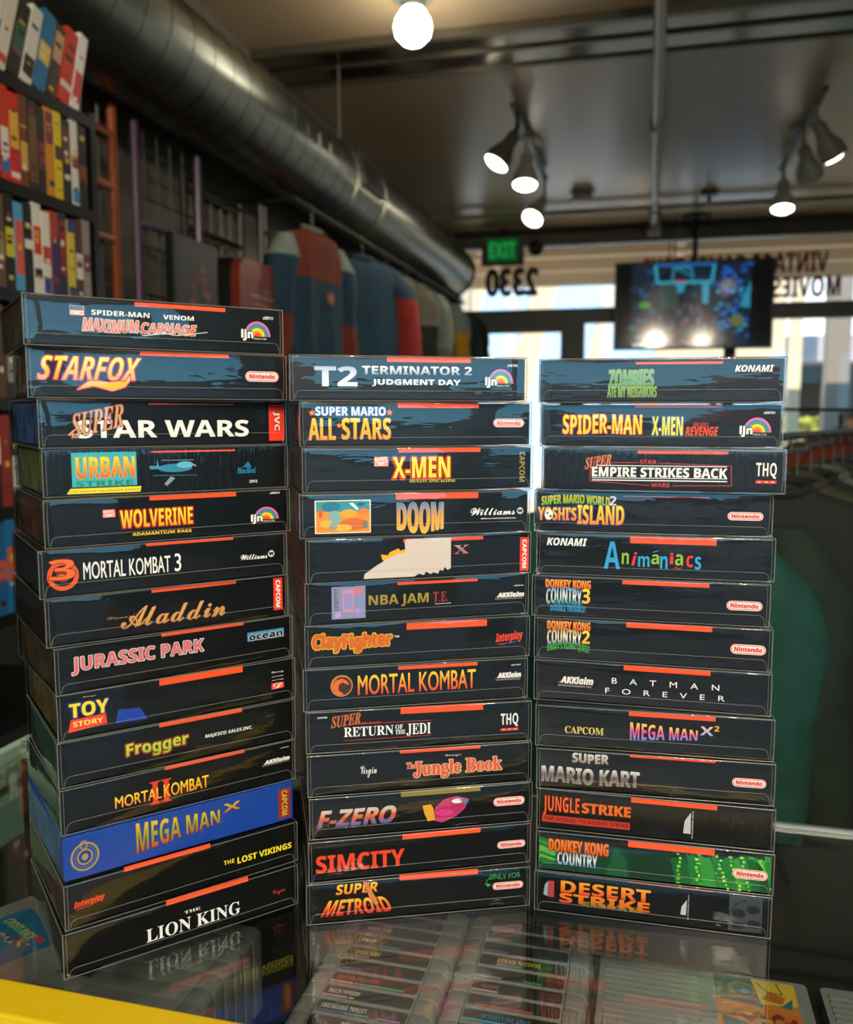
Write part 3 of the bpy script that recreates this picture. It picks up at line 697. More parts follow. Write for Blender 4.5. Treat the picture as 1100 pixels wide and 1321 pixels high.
ART[31] = [
    ('rect',73.3,27.0,138.3,32.2,'#f5501a','B'),
    ('t','KONAMI','i',8.2,23.4,39.9,29.5,'#e8e8e4','L',{'bold': 0.2}),
    ('t','A','b',53.4,5.9,65.9,27.8,'#2a9ad0','T',{}),
    ('t','n','b',67.2,10.2,72.6,19.2,'#8ab22a','T',{}),
    ('t','i','i',74.6,9.3,79.0,20.0,'#d8301c','T',{}),
    ('t','m','b',79.8,8.5,88.5,17.0,'#2a9ad0','T',{}),
    ('t','a','b',89.8,10.8,95.8,18.6,'#8ab22a','T',{}),
    ('line',[(90.8,20.3),(94.8,21.4)],0.6,'#2a9ad0','T'),
    ('t','n','b',96.6,7.4,102.3,17.5,'#2a9ad0','T',{}),
    ('t','i','b',103.9,11.4,106.6,20.2,'#d8301c','T',{}),
    ('t','a','b',107.9,10.4,113.8,19.3,'#8ab22a','T',{}),
    ('t','c','b',116.4,9.4,121.5,18.6,'#d8301c','T',{}),
    ('t','s','b',122.8,7.7,127.4,17.9,'#2a9ad0','T',{}),
    ('line',[(107.1,7.9),(108.7,8.9),(110.5,7.7),(112.9,8.7)],0.6,'#d8301c','T'),
]
ART[32] = [
    ('rect',71.1,28.8,136.6,32.1,'#f5501a','B'),
    ('t','DONKEY KONG','b',11.1,23.8,46.4,30.3,'#e2641c>#f2a83a','T',{'ol': '#a8381c','ow': 0.3,'bold': 0.4}),
    ('t','COUNTRY','b',11.7,10.5,39.6,23.7,'#2a9a3a>#dfe6ea>#3a7ab8','T',{'bold': 0.3,'arc': 0.12}),
    ('t','3','b',40.2,11.8,46.2,23.7,'#f0a41c>#f6d83a','T',{'bold': 0.3}),
    ('t',"DIXIE KONG'S",'b',17.8,9.2,40.1,13.6,'#2a7ab4','T',{}),
    ('t','DOUBLE TROUBLE!','b',15.2,4.6,42.8,9.8,'#2a86b8','T',{'bold': 0.3}),
    ('nin',150.4,12.8,175.4,19.0),
]
ART[33] = [
    ('rect',72.5,29.0,137.1,33.3,'#f5501a','B'),
    ('t','DONKEY KONG','b',10.6,24.4,44.4,31.1,'#e2641c>#f2a83a','T',{'ol': '#a8381c','ow': 0.3,'bold': 0.4}),
    ('t','COUNTRY','b',10.7,12.1,37.8,24.3,'#7a5a9a>#f2ecd0>#b88a2a','T',{'bold': 0.3,'arc': 0.12}),
    ('t','2','b',38.3,13.8,44.3,24.3,'#f0a41c>#f6d83a','T',{'bold': 0.3}),
    ('t',"DIDDY'S KONG QUEST",'b',10.8,6.0,44.4,13.0,'#2f9a3a','T',{'bold': 0.3,'arc': 0.4}),
    ('nin',151.5,13.6,176.2,20.2),
]
ART[34] = [
    ('rect',70.9,28.9,136.4,32.9,'#f5501a','B'),
    ('akk',19.1,12.5,47.3,20.8),
    ('t','BATMAN','n',61.9,17.5,143.3,22.1,'#e8e8e4','T',{'sp': 3.2}),
    ('t','FOREVER','n',57.0,9.3,147.6,13.7,'#e8e8e4','T',{'sp': 3.0}),
]
ART[35] = [
    ('rect',72.9,29.0,138.0,32.4,'#f5501a','B'),
    ('t','CAPCOM','S',23.6,11.6,53.8,17.4,'#e0c42a','L',{'shadow': '#2a4aa0'}),
    ('t','MEGA MAN','b',74.2,9.3,125.2,24.1,'#3a8ad8>#e04a8a>#f6d22a','T',{'grow': -0.45,'ol': '#7a2c4a','ow': 0.2}),
    ('t','X','b',127.0,17.3,136.9,24.3,'#7ab0d8>#e8b4a0','T',{'ol': '#7a2c4a','ow': 0.2}),
    ('t','2','b',137.5,21.1,141.1,25.4,'#e8b02a','T',{}),
]
ART[36] = [
    ('rect',72.9,30.9,137.3,32.6,'#f5501a','B'),
    ('t','SUPER','b',28.6,23.3,56.6,30.9,'#8c8480>#d8d2cc','T',{'bold': 0.7,'wav': 0.3}),
    ('t','MARIO KART','b',4.6,5.8,80.5,18.7,'#8a8078>#6a5a52>#dcd6d0','T',{'bold': 0.8,'wav': 0.3}),
    ('nin',150.7,13.9,174.6,19.8),
]
ART[37] = [
    ('rect',74.0,28.6,138.8,32.3,'#f5501a','B'),
    ('t','JUNGLE','b',5.4,11.3,34.1,27.6,'#e2541c','T',{'bold': 0.1}),
    ('t','STRIKE','b',36.2,15.9,73.9,24.2,'#e2641c','T',{'bold': 0.6}),
    ('rect',4.5,5.6,73.7,11.4,'#b8301c','T'),
    ('t','THE SEQUEL TO DESERT STRIKE','i',6.4,6.4,72.8,10.3,'#3a140c','T',{}),
    ('poly',[(114.2,7.6),(115.1,17.5),(119.5,24.9),(119.7,7.4)],'#b8bcbc','L'),
    ('v','ELECTRONIC ARTS','b',120.5,4.0,121.5,25.9,'#c0c4c4','L',{'flip': 1}),
]
ART[38] = [
    ('poly',[(2.2,28.5),(72.3,24.9),(73.0,1.8),(2.2,1.8)],'#0d3a20','P'),
    ('poly',[(55.2,2.6),(63.0,26.5),(71.6,14.5),(73.8,1.8)],'#12502c','P'),
    ('poly',[(72.3,24.9),(179.2,28.6),(179.2,1.8),(72.9,1.8)],'#0c3017','P'),
    ('poly',[(2.2,27.8),(3.7,28.8),(17.1,22.5),(9.5,19.7)],'#1c6a2c','P'),
    ('poly',[(2.2,25.0),(3.7,26.3),(17.1,20.5),(9.5,17.7)],'#2f8a3a','P'),
    ('poly',[(2.2,22.2),(3.7,23.9),(17.2,18.5),(9.6,15.6)],'#1c6a2c','P'),
    ('poly',[(2.2,19.3),(3.7,21.5),(17.2,16.5),(9.6,13.6)],'#57a848','P'),
    ('poly',[(2.2,16.5),(3.8,19.1),(17.2,14.5),(9.6,11.6)],'#57a848','P'),
    ('poly',[(2.2,13.7),(3.8,16.6),(17.3,12.4),(9.7,9.6)],'#1c6a2c','P'),
    ('poly',[(2.2,10.8),(3.8,14.2),(17.3,10.4),(9.7,7.5)],'#57a848','P'),
    ('poly',[(2.2,8.0),(3.9,11.8),(17.3,8.4),(9.7,5.5)],'#1c6a2c','P'),
    ('poly',[(104.7,21.7),(109.4,22.7),(122.1,1.8),(109.1,1.8)],'#0e5a22','P'),
    ('poly',[(110.9,22.2),(115.5,23.4),(124.3,1.8),(115.3,1.8)],'#0e5a22','P'),
    ('poly',[(116.4,26.7),(121.1,24.0),(131.4,1.8),(120.9,1.8)],'#17702a','P'),
    ('poly',[(119.9,27.2),(124.6,24.4),(133.3,1.8),(124.4,1.8)],'#17702a','P'),
    ('poly',[(125.3,27.3),(130.0,25.0),(143.1,1.8),(129.8,1.8)],'#2a8a2e','P'),
    ('poly',[(129.9,24.2),(134.4,25.5),(142.4,1.8),(134.3,1.8)],'#2a8a2e','P'),
    ('poly',[(134.9,29.4),(139.6,26.1),(152.7,1.8),(139.5,1.8)],'#17702a','P'),
    ('poly',[(142.6,24.7),(147.1,26.9),(155.3,1.8),(147.0,1.8)],'#17702a','P'),
    ('poly',[(146.2,25.1),(150.7,27.3),(161.4,1.8),(150.6,1.8)],'#17702a','P'),
    ('poly',[(151.1,25.6),(155.5,27.8),(163.9,1.8),(155.5,1.8)],'#2a8a2e','P'),
    ('poly',[(156.6,29.7),(161.1,28.5),(169.3,1.8),(161.1,1.8)],'#17702a','P'),
    ('poly',[(161.6,30.5),(166.2,29.0),(178.8,1.8),(166.2,1.9)],'#0e5a22','P'),
    ('poly',[(168.1,29.0),(172.5,29.7),(179.2,1.8),(172.5,2.7)],'#0b4218','P'),
    ('poly',[(173.9,31.0),(178.4,30.4),(179.2,2.6),(178.5,3.4)],'#2a8a2e','P'),
    ('ell',(110.4,25.7),0.9,0.89,'#7ac23a','P'),
    ('ell',(112.1,22.5),1.1,1.01,'#9ad24a','P'),
    ('ell',(111.9,19.2),1.1,1.12,'#7ac23a','P'),
    ('ell',(111.2,15.8),1.5,1.18,'#7ac23a','P'),
    ('ell',(110.5,12.3),1.0,1.33,'#5ab02e','P'),
    ('ell',(111.4,9.1),1.1,1.09,'#5ab02e','P'),
    ('ell',(111.0,5.7),1.5,1.27,'#5ab02e','P'),
    ('ell',(111.1,2.3),1.7,0.77,'#5ab02e','P'),
    ('ell',(112.7,-0.8),1.1,0.82,'#5ab02e','P'),
    ('ell',(126.0,26.5),1.3,0.94,'#5ab02e','P'),
    ('ell',(124.5,23.0),1.6,1.18,'#9ad24a','P'),
    ('ell',(125.9,19.8),1.8,0.84,'#7ac23a','P'),
    ('ell',(124.4,16.3),1.4,1.42,'#7ac23a','P'),
    ('ell',(125.2,13.1),1.3,1.26,'#5ab02e','P'),
    ('ell',(126.6,9.9),0.9,1.46,'#9ad24a','P'),
    ('ell',(125.1,6.4),1.3,1.37,'#7ac23a','P'),
    ('ell',(128.1,3.4),1.3,0.8,'#5ab02e','P'),
    ('ell',(125.9,-0.2),1.2,0.83,'#5ab02e','P'),
    ('ell',(139.3,27.0),1.1,1.31,'#7ac23a','P'),
    ('ell',(142.2,24.0),1.1,0.97,'#9ad24a','P'),
    ('ell',(141.3,20.6),1.0,1.04,'#7ac23a','P'),
    ('ell',(141.7,17.3),1.6,1.1,'#7ac23a','P'),
    ('ell',(144.1,14.3),1.3,0.99,'#7ac23a','P'),
    ('ell',(144.8,11.0),1.2,1.05,'#9ad24a','P'),
    ('ell',(145.4,7.8),1.5,1.22,'#9ad24a','P'),
    ('ell',(147.0,4.7),0.7,0.87,'#9ad24a','P'),
    ('ell',(148.3,1.5),1.0,1.05,'#9ad24a','P'),
    ('ell',(149.2,27.5),1.7,0.94,'#7ac23a','P'),
    ('ell',(149.8,24.3),0.7,1.06,'#5ab02e','P'),
    ('ell',(150.1,21.0),1.0,0.91,'#9ad24a','P'),
    ('ell',(152.0,17.9),1.5,0.92,'#9ad24a','P'),
    ('ell',(152.1,14.6),1.7,1.0,'#7ac23a','P'),
    ('ell',(154.6,11.6),1.4,1.36,'#5ab02e','P'),
    ('ell',(154.6,8.3),1.2,0.78,'#5ab02e','P'),
    ('ell',(156.8,5.2),1.2,1.18,'#9ad24a','P'),
    ('ell',(157.0,1.9),1.1,1.09,'#9ad24a','P'),
    ('ell',(157.4,27.8),1.7,0.92,'#9ad24a','P'),
    ('ell',(159.1,24.7),1.4,1.23,'#7ac23a','P'),
    ('ell',(158.5,21.4),1.3,1.12,'#7ac23a','P'),
    ('ell',(159.5,18.2),1.4,1.13,'#7ac23a','P'),
    ('ell',(162.6,15.3),1.8,0.85,'#7ac23a','P'),
    ('ell',(161.2,11.8),1.7,1.03,'#9ad24a','P'),
    ('ell',(162.0,8.6),1.2,0.98,'#9ad24a','P'),
    ('ell',(163.1,5.4),0.9,1.18,'#5ab02e','P'),
    ('ell',(163.9,2.2),1.1,0.87,'#5ab02e','P'),
    ('poly',[(161.7,28.5),(165.1,29.9),(178.3,23.7),(178.7,21.8)],'#3fa02c','P'),
    ('poly',[(164.1,28.0),(167.5,29.4),(178.4,20.2),(178.9,18.3)],'#1f7a26','P'),
    ('poly',[(166.6,27.5),(170.0,28.9),(178.6,16.8),(179.0,14.9)],'#1f7a26','P'),
    ('poly',[(169.0,27.0),(172.4,28.4),(178.7,13.3),(179.1,11.4)],'#6cbc34','P'),
    ('poly',[(171.5,26.5),(174.9,27.9),(178.8,9.8),(179.2,8.0)],'#3fa02c','P'),
    ('poly',[(173.9,26.0),(177.3,27.4),(179.0,6.4),(179.2,4.5)],'#1f7a26','P'),
    ('poly',[(176.3,25.6),(179.2,26.9),(179.1,2.9),(179.2,1.8)],'#1f7a26','P'),
    ('rect',72.3,27.5,137.5,32.5,'#f5501a','B'),
    ('t','DONKEY KONG','b',10.5,17.8,57.1,27.6,'#e0581c>#f08a2c','T',{'ol': '#a8281c','ow': 0.4,'bold': 0.5}),
    ('t','COUNTRY','b',17.4,6.8,48.9,17.6,'#3a7ac0>#e8ecea>#7a8a90','T',{'bold': 0.3,'ol': '#20302a','ow': 0.2}),
    ('nin',151.8,11.9,176.3,18.6),
]
ART[39] = [
    ('rect',73.7,32.0,137.9,32.5,'#f5501a','B'),
    ('t','DESERT','b',21.4,17.2,91.3,27.2,'#e0481c>#f0a02a','T',{'bold': 0.5}),
    ('t','STRIKE','b',20.5,8.8,90.7,16.6,'#d8481c>#e8801e','T',{'bold': 0.7}),
    ('t','RETURN TO THE GULF','b',39.6,7.8,86.2,11.8,'#8a8a24','T',{}),
    ('poly',[(114.5,10.7),(115.2,17.4),(119.0,23.2),(118.6,10.5)],'#b8bcbc','L'),
    ('v','ELECTRONIC ARTS','b',119.8,7.0,120.6,27.4,'#c0c4c4','L',{'flip': 1}),
    ('rect',150.4,3.3,174.7,31.9,'#34393a','P'),
    ('ell',(157.9,17.0),4.8,3.77,'#14181a','P'),
    ('ell',(168.2,21.3),4.8,3.43,'#14181a','P'),
    ('ell',(157.3,7.1),4.6,3.18,'#14181a','P'),
    ('ell',(168.6,9.7),4.9,3.5,'#14181a','P'),
    ('line',[(150.8,17.1),(155.8,24.6),(163.6,28.9)],0.8,'#14181a','P'),
    ('rect',11.3,12.1,15.9,25.9,'#b03a3a','P'),
    ('poly',[(7.4,13.6),(8.4,22.0),(11.1,25.4),(10.9,12.6)],'#8aa0b0','P'),
]
# ------------------------------------------------------------------ the three stacks of boxed games
SW, SD = .1815, .130                                   # clear sleeve
m_card = mat('black_card', '#0b0c0b', .32, spec=.4, noise=.25, scale=60)
m_blue = mat('blue_card', '#153f96', .3, spec=.5)
m_flap = mat('card_end_flap', '#25241f', .45)
m_film = film('clear_sleeve_film', .02, 1.56, bump=.25, stretch=(3, 3, 14), bscale=9)
m_wrap = film('shrink_wrap_film', .09, 1.5, bump=1.0, stretch=(60, 60, 5), bscale=8)
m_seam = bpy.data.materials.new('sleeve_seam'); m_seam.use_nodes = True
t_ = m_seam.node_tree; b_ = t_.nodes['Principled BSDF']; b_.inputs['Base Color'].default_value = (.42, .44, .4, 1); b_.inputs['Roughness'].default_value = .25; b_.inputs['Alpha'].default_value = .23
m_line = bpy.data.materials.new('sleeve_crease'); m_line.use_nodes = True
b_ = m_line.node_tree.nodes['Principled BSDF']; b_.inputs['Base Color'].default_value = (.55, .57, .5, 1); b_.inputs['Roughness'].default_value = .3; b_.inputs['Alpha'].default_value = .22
def sleeve_mesh(w, d, h, r, seed, bulge):
    """rounded thin-walled box whose long front and ends swell a little"""
    rr = random.Random(seed)
    def axis(L, n): return [-L / 2] + [-L / 2 + r * x for x in (.3, .65, 1)] + [-L / 2 + r + (L - 2 * r) * k / n for k in range(1, n)] + [L / 2 - r * x for x in (1, .65, .3)] + [L / 2]
    X, Y, Z = axis(w, 14), axis(d, 8), axis(h, 8)
    ph = [rr.uniform(0, 6.28) for _ in range(6)]
    def shape(p):
        q = Vector((max(-w / 2 + r, min(w / 2 - r, p.x)), max(-d / 2 + r, min(d / 2 - r, p.y)), max(-h / 2 + r, min(h / 2 - r, p.z)))); v = p - q
        p = q + v.normalized() * r if v.length > 1e-9 else p
        fz = max(0, 1 - (2 * p.z / h) ** 2); fx = max(0, 1 - (2 * p.x / w) ** 2); fy = max(0, 1 - (2 * p.y / d) ** 2)
        wv = 1 + .35 * math.sin(p.x * 55 + ph[0]) + .25 * math.sin(p.x * 120 + ph[1] + p.z * 90)
        if p.y < 0: p.y -= bulge * fz * fx ** .5 * wv * (p.y < -d / 2 + r * 1.01)
        if abs(p.x) > w / 2 - r * 1.01: p.x += math.copysign(bulge * 1.1, p.x) * fz * fy ** .5 * (1 + .3 * math.sin(p.y * 80 + ph[2]))
        p.z += h / 2
        return p
    bm = bmesh.new(); vm = {}
    def V(x, y, z):
        k = (round(x, 6), round(y, 6), round(z, 6))
        if k not in vm: vm[k] = bm.verts.new(shape(Vector((x, y, z))))
        return vm[k]
    def sheet(A, B, f, flip):
        for a0, a1 in zip(A, A[1:]):
            for b0, b1 in zip(B, B[1:]):
                q = [V(*f(a0, b0)), V(*f(a1, b0)), V(*f(a1, b1)), V(*f(a0, b1))]
                bm.faces.new(q if not flip else q[::-1])
    sheet(X, Z, lambda a, b: (a, -d / 2, b), False); sheet(X, Z, lambda a, b: (a, d / 2, b), True)
    sheet(Y, Z, lambda a, b: (-w / 2, a, b), True); sheet(Y, Z, lambda a, b: (w / 2, a, b), False)
    sheet(X, Y, lambda a, b: (a, b, -h / 2), True); sheet(X, Y, lambda a, b: (a, b, h / 2), False)
    me = bpy.data.meshes.new('clear_sleeve'); bm.to_mesh(me); bm.free()
    me.polygons.foreach_set('use_smooth', [True] * len(me.polygons)); return me
LABELS = [
 'topmost game box of the left stack, jagged orange title outlined in white', 'black game box second from top at left, slanted yellow title outlined in pink', 'black game box with broad white title under a tan brushed word, red tab',
 'shrink-wrapped black game box with a teal title panel and a blue aircraft picture', 'black game box with yellow title outlined in red, rainbow mark, fifth in the left stack', 'black game box with a glowing orange ringed numeral and thin white title',
 'black game box with a gold script title and a red tab at its right end', 'black game box with white and pink letters rising to the right and a blue tab', 'black game box with blue-edged yellow title over a red plaque and a blue panel',
 'black game box with wavy green title outlined in dark red', 'black game box with orange-yellow title over a red double bar numeral', 'bright blue game box in the left stack, gold seal and dark gold title',
 'black game box with a small yellow title at its right end, left stack', 'bottom game box of the left stack, thin white serif title',
 'top game box of the middle stack, chrome title in two lines and a rainbow mark', 'black game box with pale blue and yellow title lines dotted with orange stars', 'black game box with slanted yellow title shaded red, gold letters at its right end', 'black game box with a framed orange picture and a blue-to-gold block title',
 'black game box with a torn white patch over its title', 'black game box with a lilac hologram sticker and dull gold title', 'black game box with a blobby orange title outlined in yellow', 'black game box with round gold emblem and red-to-yellow title, in the middle stack',
 'black game box with white serif title between two red lines', 'black game box with cream-edged red serif title at its right half', 'black game box with olive band, leaning block title and a pink craft', 'black game box with plain red angular title, second from bottom in the middle', 'bottom game box of the middle stack, red-to-yellow title and green handwriting',
 'top game box of the right stack, green dripping title and wide mirror-like sleeve', 'black game box with yellow and blue-edged titles in a row, rainbow mark at right', 'shrink-wrapped game box with white title boxed in a red outline', 'black game box with a purple-edged yellow title and a spotted egg', 'black game box with loose letters in blue, green and red', 'black game box with small stacked title ending in a yellow 3', 'black game box with small stacked title ending in a yellow 2',
 'black game box with wide-spaced thin white title in two lines', 'black game box with gold serif letters at left and a rainbow title at right', 'black game box with grey stone-like title in two lines', 'black game box with orange title over a red strip, third from the bottom at right', 'game box with green jungle artwork, second from the bottom at right', 'bottom game box of the right stack, orange two-line title and a grey patterned patch']
ENDS = ['#5a4a2e', '#6b4a2c', '#3d5a86', '#5f6b32', '#5a3a22', '#23231f', '#2b1c14', '#4a3a24', '#6a5a2a', '#3a5a48', '#2a3a34', '#2a5a9a', '#4a2418', '#2a2016'] + ['#6a2a1e'] * 13 + ['#35302a'] * 13
PN = {'B': 'color_band', 'T': 'title_lettering', 'L': 'maker_logo', 'P': 'cover_picture', 'N': 'stock_number'}
STK = ['games in the left stack'] * 14 + ['games in the middle stack'] * 13 + ['games in the right stack'] * 13
for i, (bx, by, bz, yaw) in enumerate(BOXES):
    H = .03424 if i < 14 else (.03419 if i < 27 else .03413)
    g = thing('game_box', LABELS[i], 'game box', (bx, by, bz), R(yaw), STK[i])
    blue = i == 11; rr = random.Random(i)
    sh = H - .0002; ix, iz = .0016, .0012
    fy = -SD / 2 + .0016
    card = MB().box(-SW / 2 + ix, fy, iz, SW / 2 - ix, SD / 2 - .0016, sh - iz)
    cm = m_blue if blue else m_card
    c = card.build('carton', [cm], g, bevel=.0006)
    e0 = mat('end_art_%s' % ENDS[i].lstrip('#'), ENDS[i], .4, noise=.75, scale=55)
    MB().box(-SW / 2 + ix - .00012, fy + .012, iz + .0015, -SW / 2 + ix - .00004, SD / 2 - .01, sh - iz - .0015).build('end_artwork', e0, g)
    p = Print()
    for e in ART[i]: p.el(e)
    p.build(PN, g, lambda x, y, z: (x / 1000 - SW / 2, fy - .00004 - z / 1000, y / 1000))
    wrap = i in (3, 11, 29, 37)
    me = sleeve_mesh(SW if not blue else SW - .0022, SD if not blue else SD - .0022, sh, .0011 if not wrap else .0007, i, (.0003 if wrap else rr.uniform(.0004, .0009)))
    me.materials.append(m_wrap if wrap else m_film); s = bpy.data.objects.new('clear_sleeve', me); col.objects.link(s); s.parent = g
    if not blue:
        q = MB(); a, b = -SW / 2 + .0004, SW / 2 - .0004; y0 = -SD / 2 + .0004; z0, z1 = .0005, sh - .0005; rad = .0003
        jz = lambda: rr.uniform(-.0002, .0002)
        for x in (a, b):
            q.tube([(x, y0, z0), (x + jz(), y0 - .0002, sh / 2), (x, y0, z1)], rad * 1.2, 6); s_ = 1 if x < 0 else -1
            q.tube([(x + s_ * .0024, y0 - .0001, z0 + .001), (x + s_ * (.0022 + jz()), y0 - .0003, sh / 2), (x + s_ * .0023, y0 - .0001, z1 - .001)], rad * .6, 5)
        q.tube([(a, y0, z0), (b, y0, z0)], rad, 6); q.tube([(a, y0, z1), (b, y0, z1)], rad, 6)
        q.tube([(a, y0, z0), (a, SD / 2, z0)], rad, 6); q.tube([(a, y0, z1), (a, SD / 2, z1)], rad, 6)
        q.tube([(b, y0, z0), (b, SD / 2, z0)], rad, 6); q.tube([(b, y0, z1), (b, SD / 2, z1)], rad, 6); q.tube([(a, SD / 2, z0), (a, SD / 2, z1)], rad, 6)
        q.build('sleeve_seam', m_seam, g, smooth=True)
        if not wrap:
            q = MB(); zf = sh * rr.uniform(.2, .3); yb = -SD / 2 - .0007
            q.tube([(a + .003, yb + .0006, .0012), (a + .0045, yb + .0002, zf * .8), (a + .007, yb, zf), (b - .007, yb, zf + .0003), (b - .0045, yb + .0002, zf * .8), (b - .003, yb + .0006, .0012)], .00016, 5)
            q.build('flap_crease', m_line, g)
# ------------------------------------------------------------------ the glass showcase the stacks stand on
CX0, CX1, CY0, CY1, CT = -.735, 1.25, .470, .888, 1.0008
m_glass = film('counter_glass', .004, 1.56, tint=(.9, .93, .915), bump=.02, bscale=6)
m_yel = mat('yellow_tape', '#d2b405', .55, noise=.05, scale=14)
m_rim = mat('brushed_aluminium', '#b9bcb8', .3, metal=.8)
m_cart = mat('grey_cartridge_plastic', '#7f8385', .42, noise=.06, scale=40)
m_cartd = mat('cartridge_groove', '#1b1d1c', .6)
ct = thing('display_counter', 'glass-topped display counter with a yellow front edge, the stacks standing on it', 'counter', ((CX0 + CX1) / 2, (CY0 + CY1) / 2, 0))
ct.location = (0, 0, 0)
MB().box(CX0, CY0 + .02, CT - .0025, CX1, CY1 - .009, CT).build('glass_top', m_glass, ct)
fr_ = MB(); fr_.box(CX0 - .01, CY0 - .013, CT - .009, CX1, CY0 + .0195, CT + .0015); fr_.build('yellow_front_edge', m_yel, ct, bevel=.002)
fr_ = MB(); fr_.box(CX0 - .01, CY0 - .018, CT - .075, CX1, CY0 - .0135, CT - .0095); fr_.build('white_front_lip', mat('white_lip', '#d9dad4', .5), ct)
fr_ = MB(); fr_.box(CX0, CY1 - .0085, CT - .006, CX1, CY1 - .004, CT + .002); fr_.build('back_edge_strip', m_rim, ct)
b_ = MB(); b_.box(CX0, CY0 + .002, 0, CX1, CY1 - .006, .78); b_.build('cabinet_base', m_dark, ct)
b_ = MB(); b_.box(-.005, CY0 + .03, .781, CX1 - .02, CY1 - .03, .849); b_.build('raised_deck', m_dark, ct)
b_ = MB(); b_.box(CX0, CY0 - .012, .78, CX1, CY0 - .001, CT - .0095); b_.build('front_panel', m_dark, ct)
b_ = MB(); b_.box(CX0, CY1 - .010, .781, CX1, CY1 - .005, CT - .0205); b_.build('back_panel', m_dark, ct)
b_ = MB(); b_.box(CX0, CY0 + .003, .781, CX0 + .004, CY1 - .012, CT - .0027); b_.build('side_glass', m_glass, ct)
b_ = MB(); b_.box(CX1 - .012, CY0 + .003, .781, CX1, CY1 - .012, CT - .0027); b_.build('side_panel', m_dark, ct)
# cartridges standing on end under the glass
CW, CD, CH = .1275, .0188, .089
def rounded(w, d, r=.006, n=4):
    P = []
    for cx, cy, a in ((w / 2 - r, d / 2 - r, 0), (-w / 2 + r, d / 2 - r, 90), (-w / 2 + r, -d / 2 + r, 180), (w / 2 - r, -d / 2 + r, 270)):
        P += [(cx + r * math.cos(R(a + k * 90 / n)), cy + r * math.sin(R(a + k * 90 / n))) for k in range(n + 1)]
    return P
def cart_shell():
    m = MB(); d = CD / 2; r = .009
    def prof(x0, x1, rl, rr_, h):
        P = [(x0, 0), (x1, 0)]
        if rr_: P += [(x1 - rr_ + rr_ * math.cos(R(a)), h - rr_ + rr_ * math.sin(R(a))) for a in range(0, 91, 15)]
        else: P += [(x1, h)]
        if rl: P += [(x0 + rl + rl * math.cos(R(a)), h - rl + rl * math.sin(R(a))) for a in range(90, 181, 15)]
        else: P += [(x0, h)]
        return P
    m.prism(prof(-CW / 2, -.0445, r, 0, CH), 'y', -d, d); m.prism(prof(-.0435, .0435, 0, 0, CH), 'y', -d, d); m.prism(prof(.0445, CW / 2, 0, r, CH), 'y', -d, d)
    m.box(-.0446, -d + .003, 0, -.0434, d - .003, CH - .003); m.box(.0434, -d + .003, 0, .0446, d - .003, CH - .003)
    return m
proto = cart_shell().build('game_cartridge', m_cart, None, smooth=True, bevel=.0009); PM = proto.data; bpy.data.objects.remove(proto)
def cart(x, y, label, group=None, z=.781, rz=0):
    o = bpy.data.objects.new('game_cartridge', PM); col.objects.link(o); o.location = (x, y, z); o.rotation_euler = (0, 0, rz); return tag(o, label, 'cartridge', group)
def cart_label(o, text=None, tc_='#d8d8d0', bands=(('#5a3f8a', .42, .95),), tx=(.55, .95), extra=()):
    p = Print(.01); P = rounded(84, 15.5, 3.2)
    p.put('P', [(a + 42, b + 7.75) for a, b in P], [tuple(range(len(P)))], '#10110f')
    for c, a, b in bands: p.rect(84 * (1 - b), 11.8, 84 * (1 - a), 14.6, c, 'P')       # read from the far side
    if text: p.text(text, 'b', 84 * (1 - tx[1]), 3.8, 84 * (1 - tx[0]), 9.6, tc_, 'P', bold=.2)
    for e in extra: p.el(e)
    return p.build({'P': 'end_label'}, o, lambda x, y, z: (.042 - x / 1000, .00775 - y / 1000, CH + .00012 + z / 1000))[0]
yrow = [.6295 + .0206 * k for k in range(12)]
XA, XB, XC = -.440, -.2345, -.1035
PUR, CYN = '#6a4a9a', '#3aa79a'
styB = {2: ('SPACE ACE', '#d8c48a', (('#2a6ab0', .1, .3),), (.35, .75)), 3: ('LETHAL ENFORCERS', '#d6d6cf', ((PUR, .0, .32), (CYN, .33, .6), ('#b07ac0', .7, .95)), (.05, .55)),
        4: ('AKKlaim SCORE', '#e0d8c0', (('#c9a0c0', .0, .28), ('#c8b860', .3, .36)), (.04, .4)), 5: ('MEAN BEAN MACHINE', '#a8402c', (('#c8a89a', .0, .26), ('#58a878', .28, .85)), (.05, .55)),
        6: (None, '#d0d0c8', ((PUR, .0, .28),), (0, 1)), 7: ('RED STAR', '#b8b040', (('#7a5a9a', .0, .3),), (.1, .4)), 8: ('LAST RUN', '#d8d8d0', (('#5a4a8a', .0, .35), ('#4a9a8a', .35, .6)), (.1, .3)), 9: ('SILVER', '#d8d8d0', (('#4a4a6a', 0, .3),), (.1, .4))}
descB = {2: 'grey cartridge with black end label lettered in gold, nearest in the middle row', 3: 'grey cartridge, black end label with white capitals over a violet and teal line', 4: 'grey cartridge with a black end label and a short pink line under pale letters', 5: 'grey cartridge with a black end label, dull red letters and a long green line',
         6: 'grey cartridge with an unlettered black end label and violet line', 7: 'grey cartridge with olive letters and a violet line, far in the middle row', 8: 'grey cartridge with white letters over violet and teal lines, near the tall stack', 9: 'grey cartridge with silver letters, farthest back in the middle row'}
